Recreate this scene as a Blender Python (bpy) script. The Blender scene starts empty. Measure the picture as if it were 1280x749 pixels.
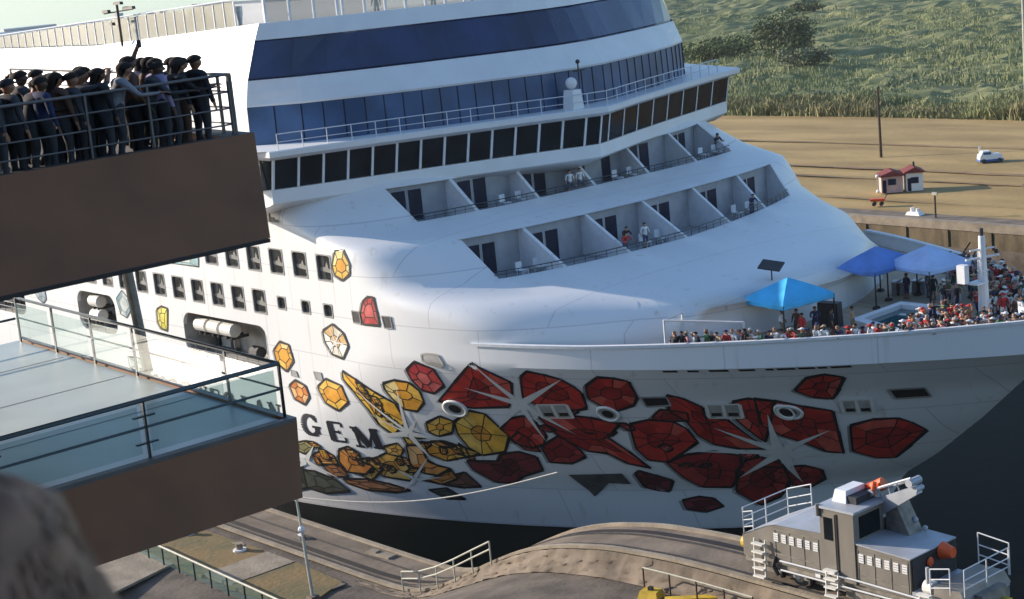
import bpy, bmesh, math, random
import numpy as np
from mathutils import Vector, Matrix
random.seed(7)
S = bpy.context.scene
COL = S.collection
rad = math.radians

# ------------------------------------------------------------------ camera
cd = bpy.data.cameras.new("camera"); cam = bpy.data.objects.new("camera", cd); COL.objects.link(cam)
S.camera = cam
FPX, ROLL, HZ = 2200.0, rad(5.5), 455.0
cd.sensor_width = 36; cd.lens = FPX / 1280 * 36
cd.clip_start = 0.2; cd.clip_end = 6000
cam.location = (0, 0, 35)
pt = math.atan(HZ / FPX)
fw = Vector((0, math.cos(pt), -math.sin(pt))); r0 = Vector((1, 0, 0)); u0 = r0.cross(fw)
rr = r0 * math.cos(ROLL) - u0 * math.sin(ROLL); uu = u0 * math.cos(ROLL) + r0 * math.sin(ROLL)
cam.rotation_euler = Matrix((rr, uu, -fw)).transposed().to_euler()
cd.dof.use_dof = True; cd.dof.focus_distance = 95; cd.dof.aperture_fstop = 6.5

# ------------------------------------------------------------------ light
# the ship lies along the lock: u runs towards its bow, v across to the far bank
YAW = math.atan2(-0.7643, 0.6448)
UF = Vector((0.6448, -0.7643, 0)); VF = Vector((0.7643, 0.6448, 0)); ORG = UF * -99 + VF * 85.1
def W(u, v, z): return ORG + UF * u + VF * v + Vector((0, 0, z))
SUN_EL = rad(18)
sd = (-UF * 0.89 - VF * 0.45).normalized()
world = bpy.data.worlds.new("World"); S.world = world; world.use_nodes = True
nt = world.node_tree; bg = nt.nodes["Background"]
sky = nt.nodes.new("ShaderNodeTexSky"); sky.sky_type = 'NISHITA'; sky.sun_disc = False
sky.sun_elevation = SUN_EL; sky.sun_rotation = math.atan2(sd.x, sd.y)
sky.air_density = 1.0; sky.dust_density = 0.4; sky.ozone_density = 3.0
nt.links.new(sky.outputs[0], bg.inputs[0]); bg.inputs[1].default_value = 0.13
ld = bpy.data.lights.new("sun", 'SUN'); ld.energy = 4.0; ld.angle = rad(0.53); ld.color = (1.0, 0.87, 0.72)
sun = bpy.data.objects.new("sun", ld); COL.objects.link(sun)
sun.rotation_euler = Vector((sd.x * math.cos(SUN_EL), sd.y * math.cos(SUN_EL), math.sin(SUN_EL))).to_track_quat('Z', 'Y').to_euler()
S.view_settings.view_transform = 'Standard'; S.view_settings.look = 'None'
S.view_settings.exposure = 0.85; S.view_settings.gamma = 1.0
S.cycles.max_bounces = 6; S.cycles.diffuse_bounces = 3; S.cycles.glossy_bounces = 3
S.cycles.transparent_max_bounces = 8; S.cycles.caustics_reflective = False; S.cycles.caustics_refractive = False

# ------------------------------------------------------------------ materials
M = {}
def mat(name, col, rough=0.6, metal=0.0, var=0.12, scale=1.5, bump=0.0, spec=0.5, streak=None, col2=None, bscale=None, detail=4):
    m = bpy.data.materials.new(name); m.use_nodes = True; n = m.node_tree.nodes; L = m.node_tree.links
    b = n["Principled BSDF"]; b.inputs["Roughness"].default_value = rough; b.inputs["Metallic"].default_value = metal
    b.inputs["Specular IOR Level"].default_value = spec
    tc = n.new("ShaderNodeTexCoord"); mp = n.new("ShaderNodeMapping"); L.new(tc.outputs["Object"], mp.inputs[0])
    if streak: mp.inputs["Scale"].default_value = streak
    no = n.new("ShaderNodeTexNoise"); no.inputs["Scale"].default_value = scale; no.inputs["Detail"].default_value = detail
    L.new(mp.outputs[0], no.inputs["Vector"])
    cr = n.new("ShaderNodeValToRGB"); L.new(no.outputs[0], cr.inputs[0])
    c2 = col2 or tuple(c * (1 - var) for c in col)
    c1 = col if col2 else tuple(min(1, c * (1 + var)) for c in col)
    cr.color_ramp.elements[0].position = 0.35; cr.color_ramp.elements[1].position = 0.65
    cr.color_ramp.elements[0].color = (*c2, 1); cr.color_ramp.elements[1].color = (*c1, 1)
    L.new(cr.outputs[0], b.inputs["Base Color"])
    if bump:
        n2 = n.new("ShaderNodeTexNoise"); n2.inputs["Scale"].default_value = bscale or scale * 6; n2.inputs["Detail"].default_value = 3
        L.new(tc.outputs["Object"], n2.inputs["Vector"])
        bp = n.new("ShaderNodeBump"); bp.inputs["Strength"].default_value = bump; bp.inputs["Distance"].default_value = 0.1
        L.new(n2.outputs[0], bp.inputs["Height"]); L.new(bp.outputs[0], b.inputs["Normal"])
    M[name] = m; return m
def glass(name, tint, refl=0.25, clear=0.5, rough=0.03):
    m = bpy.data.materials.new(name); m.use_nodes = True; n = m.node_tree.nodes; L = m.node_tree.links
    for x in list(n): n.remove(x)
    o = n.new("ShaderNodeOutputMaterial"); tr = n.new("ShaderNodeBsdfTransparent"); gl = n.new("ShaderNodeBsdfGlossy"); df = n.new("ShaderNodeBsdfDiffuse")
    tr.inputs[0].default_value = (*[0.5 + 0.5 * t for t in tint], 1); gl.inputs["Roughness"].default_value = rough; df.inputs[0].default_value = (*tint, 1)
    fr = n.new("ShaderNodeFresnel"); fr.inputs[0].default_value = 1.5
    ad = n.new("ShaderNodeMath"); ad.operation = 'MULTIPLY_ADD'; ad.inputs[1].default_value = 0.06; ad.inputs[2].default_value = refl
    L.new(fr.outputs[0], ad.inputs[0])
    m1 = n.new("ShaderNodeMixShader"); m1.inputs[0].default_value = clear; L.new(df.outputs[0], m1.inputs[1]); L.new(tr.outputs[0], m1.inputs[2])
    m2 = n.new("ShaderNodeMixShader"); L.new(ad.outputs[0], m2.inputs[0]); L.new(m1.outputs[0], m2.inputs[1]); L.new(gl.outputs[0], m2.inputs[2])
    L.new(m2.outputs[0], o.inputs[0]); M[name] = m; return m
# ship paint: white steel with welded plate seams and faint rust weeps
def ship_paint(name, col, rough):
    m = mat(name, col, rough, var=0.035, scale=0.35, streak=(0.35, 0.35, 0.06), bump=0.06, bscale=0.5)
    n = m.node_tree.nodes; L = m.node_tree.links; b = n["Principled BSDF"]
    tc = n.new("ShaderNodeTexCoord"); mp = n.new("ShaderNodeMapping"); L.new(tc.outputs["Object"], mp.inputs[0])
    mp.inputs["Rotation"].default_value = (rad(90), 0, 0)
    br = n.new("ShaderNodeTexBrick"); L.new(mp.outputs[0], br.inputs["Vector"])
    br.inputs["Scale"].default_value = 1; br.inputs["Brick Width"].default_value = 7; br.inputs["Row Height"].default_value = 2.9
    br.inputs["Mortar Size"].default_value = 0.035; br.inputs["Color1"].default_value = (1, 1, 1, 1); br.inputs["Color2"].default_value = (0.965, 0.97, 0.975, 1); br.inputs["Mortar"].default_value = (0.76, 0.76, 0.78, 1)
    ru = n.new("ShaderNodeTexNoise"); mp2 = n.new("ShaderNodeMapping"); L.new(tc.outputs["Object"], mp2.inputs[0]); mp2.inputs["Scale"].default_value = (1.6, 1.6, 0.09); L.new(mp2.outputs[0], ru.inputs["Vector"]); ru.inputs["Scale"].default_value = 1.0; ru.inputs["Detail"].default_value = 5
    rr_ = n.new("ShaderNodeValToRGB"); L.new(ru.outputs[0], rr_.inputs[0]); rr_.color_ramp.elements[0].position = 0.62; rr_.color_ramp.elements[0].color = (1, 1, 1, 1); rr_.color_ramp.elements[1].position = 0.85; rr_.color_ramp.elements[1].color = (0.70, 0.63, 0.54, 1)
    base = b.inputs["Base Color"].links[0].from_socket
    a = n.new("ShaderNodeMixRGB"); a.blend_type = 'MULTIPLY'; a.inputs[0].default_value = 1; L.new(base, a.inputs[1]); L.new(br.outputs[0], a.inputs[2])
    c = n.new("ShaderNodeMixRGB"); c.blend_type = 'MULTIPLY'; c.inputs[0].default_value = 1; L.new(a.outputs[0], c.inputs[1]); L.new(rr_.outputs[0], c.inputs[2])
    L.new(c.outputs[0], b.inputs["Base Color"])
ship_paint('white_hull', (0.80, 0.80, 0.80), 0.38)
mat('white_paint', (0.78, 0.78, 0.78), 0.45, var=0.03, scale=0.6)
mat('white_trim', (0.74, 0.75, 0.77), 0.5, var=0.05, scale=3)
mat('cream_wall', (0.55, 0.52, 0.48), 0.7, var=0.1, scale=1.2)
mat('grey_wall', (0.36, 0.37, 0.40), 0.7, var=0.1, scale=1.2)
mat('dark_door', (0.012, 0.02, 0.045), 0.3, var=0.2, spec=0.15)
mat('deck_tan', (0.46, 0.37, 0.27), 0.8, var=0.15, scale=1.2, streak=(0.3, 3, 1), bump=0.1)
mat('deck_grey', (0.33, 0.34, 0.36), 0.8, var=0.1, scale=0.8)
mat('blue_glass_band', (0.010, 0.025, 0.085), 0.10, var=0.35, scale=0.25, spec=0.8)
mat('sky_tint_window', (0.05, 0.105, 0.215), 0.3, var=0.25, scale=0.3, spec=0.25)  # blue of the reflected sky is mixed into the base colour
mat('bridge_glass', (0.012, 0.016, 0.02), 0.12, var=0.4, scale=0.4, spec=0.2)
M['bridge_glass'].node_tree.nodes['Principled BSDF'].inputs['IOR'].default_value = 1.18
mat('window_dark', (0.085, 0.085, 0.082), 0.3, var=0.3, scale=2)
mat('window_frame', (0.30, 0.30, 0.29), 0.5, var=0.08)
glass('cabin_glass', (0.30, 0.30, 0.30), 0.02, 0.9)
glass('balustrade_glass', (0.42, 0.62, 0.60), 0.03, 0.90, 0.04)
glass('windscreen_glass', (0.40, 0.42, 0.40), 0.10, 0.55, 0.06)
mat('curtain', (0.80, 0.77, 0.70), 0.9, var=0.08, scale=4)
mat('raft_white', (0.75, 0.73, 0.68), 0.5, var=0.06)
mat('recess_grey', (0.42, 0.40, 0.37), 0.8, var=0.2, scale=1)
mat('black_line', (0.012, 0.011, 0.012), 0.5, var=0.2)
mat('letter_ink', (0.008, 0.010, 0.02), 0.5, var=0.15)
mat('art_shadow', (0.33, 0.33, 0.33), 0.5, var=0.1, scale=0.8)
for k, c in dict(amber=((0.82, 0.50, 0.09), (0.72, 0.33, 0.04), (0.85, 0.66, 0.28)), orange=((0.62, 0.19, 0.04), (0.72, 0.30, 0.08), (0.75, 0.45, 0.2)),
                 rose=((0.50, 0.06, 0.06), (0.60, 0.13, 0.12), (0.42, 0.04, 0.05)), red=((0.52, 0.035, 0.026), (0.36, 0.022, 0.020), (0.62, 0.10, 0.07)),
                 deep_red=((0.32, 0.025, 0.028), (0.24, 0.018, 0.02), (0.40, 0.045, 0.04)), maroon=((0.19, 0.03, 0.038), (0.10, 0.015, 0.02), (0.15, 0.025, 0.03)),
                 sparkle=((0.78, 0.72, 0.60), (0.70, 0.45, 0.20), (0.80, 0.78, 0.72)), yellow_fan=((0.82, 0.50, 0.07), (0.76, 0.38, 0.04), (0.84, 0.64, 0.22)),
                 dark_green=((0.06, 0.075, 0.06), (0.09, 0.10, 0.08), (0.05, 0.05, 0.04)), brown=((0.36, 0.15, 0.06), (0.40, 0.19, 0.09), (0.30, 0.12, 0.05)),
                 dark_brown=((0.16, 0.07, 0.05), (0.20, 0.10, 0.06), (0.13, 0.06, 0.05)), green_amber=((0.32, 0.28, 0.10), (0.25, 0.24, 0.12), (0.40, 0.32, 0.12)),
                 brown_orange=((0.66, 0.27, 0.06), (0.56, 0.21, 0.05), (0.72, 0.38, 0.11)), brown_amber=((0.68, 0.38, 0.08), (0.58, 0.28, 0.06), (0.72, 0.46, 0.14)),
                 amber_dim=((0.80, 0.44, 0.06), (0.70, 0.30, 0.04), (0.82, 0.52, 0.12)), teal=((0.25, 0.42, 0.44), (0.55, 0.60, 0.58), (0.18, 0.32, 0.38)),
                 yellow=((0.70, 0.60, 0.05), (0.80, 0.70, 0.15), (0.55, 0.48, 0.04)), blue_glass=((0.22, 0.30, 0.36), (0.30, 0.40, 0.46), (0.4, 0.48, 0.5))).items():
    for i, cc in enumerate(c): mat('art_%s_%d' % (k, i), cc, 0.42, var=0.2, scale=1.3)
mat('art_star', (0.74, 0.73, 0.70), 0.45, var=0.04)
mat('fascia_brown', (0.22, 0.090, 0.038), 0.7, var=0.12, scale=0.7, bump=0.05)
mat('fascia_brown_dark', (0.032, 0.026, 0.024), 0.7, var=0.1, scale=0.8)
mat('terrace_floor', (0.50, 0.54, 0.51), 0.35, var=0.08, scale=0.6)
mat('rail_steel', (0.12, 0.11, 0.11), 0.5, metal=0.1, var=0.15)
mat('rail_dark', (0.02, 0.035, 0.045), 0.35, metal=0.3, var=0.15)
mat('rail_white', (0.60, 0.62, 0.65), 0.5, var=0.05)
mat('canopy_cyan', (0.06, 0.48, 0.85), 0.75, var=0.12, scale=0.8, bump=0.15)
mat('canopy_royal', (0.12, 0.26, 0.64), 0.75, var=0.12, scale=0.8, bump=0.15)
mat('canopy_pale', (0.44, 0.58, 0.86), 0.75, var=0.1, scale=0.8, bump=0.15)
mat('black_metal', (0.02, 0.02, 0.024), 0.5, var=0.2)
mat('pool_water', (0.02, 0.09, 0.10), 0.05, var=0.3)
mat('crate_grey', (0.34, 0.34, 0.35), 0.7, var=0.15)
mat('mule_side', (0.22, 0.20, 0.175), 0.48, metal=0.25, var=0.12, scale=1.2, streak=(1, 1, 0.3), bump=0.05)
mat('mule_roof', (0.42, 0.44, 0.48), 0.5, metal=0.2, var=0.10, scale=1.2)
mat('mule_dark', (0.03, 0.03, 0.035), 0.6, var=0.3, scale=3)
mat('mule_frame', (0.24, 0.22, 0.19), 0.6, metal=0.2, var=0.3, scale=2.5)
mat('orange_paint', (0.72, 0.11, 0.025), 0.5, var=0.15)
mat('yellow_paint', (0.62, 0.42, 0.04), 0.55, var=0.25, scale=2)
mat('concrete', (0.165, 0.13, 0.098), 0.9, var=0.3, scale=0.5, bump=0.3, detail=8)
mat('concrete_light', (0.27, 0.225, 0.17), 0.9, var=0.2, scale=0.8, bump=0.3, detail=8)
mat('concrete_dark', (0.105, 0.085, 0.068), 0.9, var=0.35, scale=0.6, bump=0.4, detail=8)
mat('rail_slot', (0.014, 0.009, 0.008), 0.7, var=0.3)
mat('dry_grass', (0.22, 0.145, 0.06), 0.95, scale=0.5, col2=(0.125, 0.11, 0.05), bump=0.5, detail=8)
mat('field_dirt', (0.27, 0.17, 0.08), 0.95, var=0.25, scale=0.4)
mat('old_wall', (0.17, 0.13, 0.08), 0.95, scale=0.9, col2=(0.08, 0.062, 0.036), streak=(1, 1, .35), bump=0.4, detail=9)
mat('sand', (0.42, 0.29, 0.115), 0.95, scale=0.05, col2=(0.27, 0.18, 0.065), bump=0.6, bscale=0.9, detail=8, streak=(1, 3.5, 1))
mat('asphalt', (0.06, 0.055, 0.05), 0.9, var=0.2)
mat('terracotta', (0.18, 0.035, 0.03), 0.8, var=0.2)
mat('pink_wall', (0.55, 0.38, 0.35), 0.8, var=0.1)
mat('wood_pole', (0.06, 0.04, 0.03), 0.9, var=0.2)
mat('pale_pole', (0.42, 0.42, 0.35), 0.6, var=0.1)
mat('rope', (0.50, 0.48, 0.43), 0.8, var=0.1)
for k, c in dict(red=(0.45, 0.03, 0.03), white=(0.75, 0.75, 0.74), grey=(0.25, 0.25, 0.27), black=(0.018, 0.018, 0.022), navy=(0.02, 0.03, 0.09), pink=(0.62, 0.28, 0.28),
                 blue=(0.06, 0.14, 0.40), green=(0.06, 0.16, 0.08), tan=(0.40, 0.29, 0.18), orange=(0.65, 0.20, 0.04), lilac=(0.30, 0.25, 0.40), brown=(0.10, 0.05, 0.035),
                 khaki=(0.27, 0.23, 0.14), denim=(0.07, 0.10, 0.18), teal=(0.05, 0.26, 0.28), charcoal=(0.045, 0.047, 0.055)).items():
    mat('cloth_' + k, c, 0.9, var=0.15, scale=6)
mat('skin_light', (0.50, 0.28, 0.19), 0.6, var=0.08, scale=8); mat('skin_mid', (0.30, 0.15, 0.09), 0.6, var=0.08, scale=8); mat('skin_dark', (0.10, 0.05, 0.03), 0.6, var=0.08, scale=8)
mat('hair_dark', (0.018, 0.012, 0.009), 0.95, var=0.3, scale=20, streak=(8, 8, 1)); mat('hair_brown', (0.26, 0.14, 0.085), 0.6, var=0.3, scale=20); mat('hair_grey', (0.35, 0.34, 0.33), 0.7, var=0.2, scale=20)
mat('bark', (0.07, 0.05, 0.035), 0.9, var=0.3, scale=4)
def water_mat():
    m = bpy.data.materials.new('lock_water'); m.use_nodes = True; n = m.node_tree.nodes; L = m.node_tree.links; b = n["Principled BSDF"]
    b.inputs["Base Color"].default_value = (0.005, 0.009, 0.008, 1);  b.inputs["Roughness"].default_value = 0.12; b.inputs["IOR"].default_value = 1.33
    tc = n.new("ShaderNodeTexCoord"); no = n.new("ShaderNodeTexNoise"); L.new(tc.outputs["Object"], no.inputs["Vector"]); no.inputs["Scale"].default_value = 0.9; no.inputs["Detail"].default_value = 4
    bp = n.new("ShaderNodeBump"); bp.inputs["Strength"].default_value = 0.35; bp.inputs["Distance"].default_value = 0.15; L.new(no.outputs[0], bp.inputs["Height"]); L.new(bp.outputs[0], b.inputs["Normal"])
    M['lock_water'] = m
water_mat()
mat('basin_water', (0.0015, 0.0028, 0.0026), 0.35, var=0.3, scale=0.05, spec=0.5, bump=0.15, bscale=0.8)
M['basin_water'].node_tree.nodes['Principled BSDF'].inputs['IOR'].default_value = 1.06
def foliage(name, c1, c2, sc=0.6):
    m = mat(name, c1, 0.85, scale=sc, col2=c2, detail=6)
    n = m.node_tree.nodes; L = m.node_tree.links; b = n["Principled BSDF"]; b.inputs["Specular IOR Level"].default_value = 0.15
foliage('marsh_ground', (0.27, 0.27, 0.13), (0.15, 0.18, 0.085), 0.045)
foliage('reed_green', (0.30, 0.31, 0.15), (0.18, 0.21, 0.10), 0.05)
foliage('reed_tan', (0.34, 0.30, 0.16), (0.16, 0.17, 0.085), 0.16)
foliage('leaf_dark', (0.13, 0.155, 0.075), (0.075, 0.095, 0.05), 0.4)
foliage('leaf_mid', (0.16, 0.19, 0.085), (0.09, 0.115, 0.055), 0.4)
foliage('leaf_grey', (0.20, 0.22, 0.15), (0.11, 0.13, 0.07), 0.6)

m_ = bpy.data.materials.new('haze'); m_.use_nodes = True; n_ = m_.node_tree.nodes
for x in list(n_): n_.remove(x)
o_ = n_.new("ShaderNodeOutputMaterial"); v_ = n_.new("ShaderNodeVolumePrincipled"); v_.inputs["Color"].default_value = (0.93, 0.95, 1.0, 1); v_.inputs["Density"].default_value = 0.00008; v_.inputs["Anisotropy"].default_value = 0.2
m_.node_tree.links.new(v_.outputs[0], o_.inputs["Volume"]); M['haze'] = m_
# ------------------------------------------------------------------ mesh helpers
class MB:
    def __init__(s): s.v = []; s.f = []; s.m = []; s.mats = []; s.cur = 0
    def mat(s, name):
        if name not in s.mats: s.mats.append(name)
        s.cur = s.mats.index(name); return s
    def add(s, vs, fs):
        k = len(s.v); s.v += [tuple(v) for v in vs]; s.f += [tuple(i + k for i in f) for f in fs]; s.m += [s.cur] * len(fs); return s
    def box(s, x0, x1, y0, y1, z0, z1, top=None):
        # top=(dx0,dx1,dy0,dy1): inset of the top face
        t = top or (0, 0, 0, 0)
        return s.add([(x0, y0, z0), (x1, y0, z0), (x1, y1, z0), (x0, y1, z0), (x0 + t[0], y0 + t[2], z1), (x1 - t[1], y0 + t[2], z1), (x1 - t[1], y1 - t[3], z1), (x0 + t[0], y1 - t[3], z1)],
                     [(0, 3, 2, 1), (4, 5, 6, 7), (0, 1, 5, 4), (1, 2, 6, 5), (2, 3, 7, 6), (3, 0, 4, 7)])
    def tube(s, p, q, r, n=6, r2=None):
        p = Vector(p); q = Vector(q); d = (q - p)
        if d.length < 1e-6: return s
        d.normalize(); a = d.orthogonal().normalized(); b = d.cross(a); r2 = r if r2 is None else r2
        vs = [p + (a * math.cos(2 * math.pi * i / n) + b * math.sin(2 * math.pi * i / n)) * r for i in range(n)] + \
             [q + (a * math.cos(2 * math.pi * i / n) + b * math.sin(2 * math.pi * i / n)) * r2 for i in range(n)]
        fs = [(i, (i + 1) % n, n + (i + 1) % n, n + i) for i in range(n)] + [tuple(range(n))[::-1], tuple(range(n, 2 * n))]
        return s.add(vs, fs)
    def path(s, pts, r, n=6):
        for a, b in zip(pts, pts[1:]): s.tube(a, b, r, n)
        return s
    def prism(s, poly, z0, z1):   # poly in xy, counter-clockwise
        n = len(poly); vs = [(x, y, z0) for x, y in poly] + [(x, y, z1) for x, y in poly]
        return s.add(vs, [tuple(range(n))[::-1], tuple(range(n, 2 * n))] + [(i, (i + 1) % n, n + (i + 1) % n, n + i) for i in range(n)])
    def prism_y(s, poly, y0, y1):  # poly in xz
        n = len(poly); vs = [(x, y0, z) for x, z in poly] + [(x, y1, z) for x, z in poly]
        return s.add(vs, [tuple(range(n)), tuple(range(n, 2 * n))[::-1]] + [(i, n + i, n + (i + 1) % n, (i + 1) % n) for i in range(n)])
    def grid(s, rows):
        k = len(rows[0]); vs = [p for r in rows for p in r]
        return s.add(vs, [(i * k + j, i * k + j + 1, (i + 1) * k + j + 1, (i + 1) * k + j) for i in range(len(rows) - 1) for j in range(k - 1)])
    def sphere(s, c, r, n=8, m=6, sx=1, sy=1, sz=1):
        rows = []
        for i in range(m + 1):
            t = math.pi * i / m
            rows.append([(c[0] + r * sx * math.sin(t) * math.cos(2 * math.pi * j / n), c[1] + r * sy * math.sin(t) * math.sin(2 * math.pi * j / n), c[2] + r * sz * math.cos(t)) for j in range(n + 1)])
        return s.grid(rows)
    def mesh(s, name, smooth=False):
        me = bpy.data.meshes.new(name); me.from_pydata(s.v, [], s.f)
        for x in s.mats: me.materials.append(M[x])
        if len(s.mats) > 1: me.polygons.foreach_set('material_index', s.m)
        if smooth: me.shade_smooth()
        me.update(); return me
def part(name, mb, parent, smooth=False, loc=None, label=None, kind=None, weld=False):
    me = mb if isinstance(mb, bpy.types.Mesh) else mb.mesh(name, smooth)
    if weld:
        bm = bmesh.new(); bm.from_mesh(me); bmesh.ops.remove_doubles(bm, verts=bm.verts, dist=0.0005)
        bmesh.ops.recalc_face_normals(bm, faces=bm.faces); bm.to_mesh(me); bm.free()
        if smooth: me.shade_smooth()
    o = bpy.data.objects.new(name, me); COL.objects.link(o); o.parent = parent
    if loc: o.location = loc
    if label: o['label'] = label
    if kind: o['kind'] = kind
    return o
def thing(name, label, cat, loc, rot=0.0, group=None):
    o = bpy.data.objects.new(name, None); COL.objects.link(o); o.empty_display_size = 0.3
    o.location = W(*loc); o.rotation_euler = (0, 0, YAW + rot); o['label'] = label; o['category'] = cat
    if group: o['group'] = group
    return o
def solo(name, mb, label, cat, loc=(0, 0, 0), rot=0.0, group=None, smooth=False):
    o = part(name, mb, None, smooth); o.location = W(*loc); o.rotation_euler = (0, 0, YAW + rot); o['label'] = label; o['category'] = cat
    if group: o['group'] = group
    return o
def struct(name, mb, smooth=False, kind='structure', label=None):
    o = part(name, mb, None, smooth); o.location = W(0, 0, 0); o.rotation_euler = (0, 0, YAW); o['kind'] = kind
    if label: o['label'] = label
    return o
def dup(root, loc, rot=0.0, label=None, group=None):
    r = root.copy(); COL.objects.link(r); r.location = W(*loc); r.rotation_euler = (0, 0, YAW + rot)
    if label: r['label'] = label
    if group: r['group'] = group
    for ch in list(root.children):
        c = ch.copy(); COL.objects.link(c); c.parent = r
        for g in list(ch.children):
            d = g.copy(); COL.objects.link(d); d.parent = c
    return r

# ------------------------------------------------------------------ shape of the ship (u forward, v across, z up)
def lerp(a, b, t): return a + (b - a) * t
def interp(x, pts):
    if x <= pts[0][0]: return pts[0][1]
    for (x0, y0), (x1, y1) in zip(pts, pts[1:]):
        if x <= x1: return y0 + (y1 - y0) * (x - x0) / (x1 - x0)
    return pts[-1][1]
def smooth(t):
    t = max(0.0, min(1.0, t)); return t * t * (3 - 2 * t)
STEM = [(-3.6, 31.4), (-3, 32), (0, 34.1), (1.7, 36.6), (4.6, 40.1), (7.2, 42.9), (9.0, 45.7), (10.6, 48.6)]
def stem(z): return interp(z, STEM)
def knuckle(u): return 9.4
def bulwark_top(u): return interp(u, [(16, 10.7), (24, 10.7), (38, 11.0), (48, 11.3)])
def half_beam(u, z):
    zz = min(z, knuckle(u))
    k = max(0.0, min(1.0, (zz + 3) / 12.4)); ua = lerp(-10.0, 8.0, k)
    if u <= ua: return 21.0
    t = (u - ua) / (stem(zz) - ua)
    if t >= 1: return 0.0
    p = lerp(1.6, 1.8, k); q = lerp(0.7, 0.95, k)
    return 21.0 * (1 - t ** p) ** q
NOSE_U = [(9.8, 28.8), (12, 29.9), (13.8, 17), (16.1, 13), (17, 8.4), (19.1, 6), (20.5, 4.5)]
NOSE_C = [(10, 16), (12, 15), (13.8, 7), (16.1, 5), (19.1, -6), (20.5, -7)]
def shell_half(u, z):
    w = half_beam(u, 10.3) - 1.5 * smooth((u - 17) / 11)
    uf = interp(z, NOSE_U); uc = interp(z, NOSE_C)
    if u <= uc: return w
    t = (u - uc) / (uf - uc)
    if t >= 1: return 0.0
    return w * (1 - t ** 2.8) ** (1 / 2.8)
def side_half(u, z):
    if z > 10.7 and u < 17: return shell_half(u, z)
    return half_beam(u, z)

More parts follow.
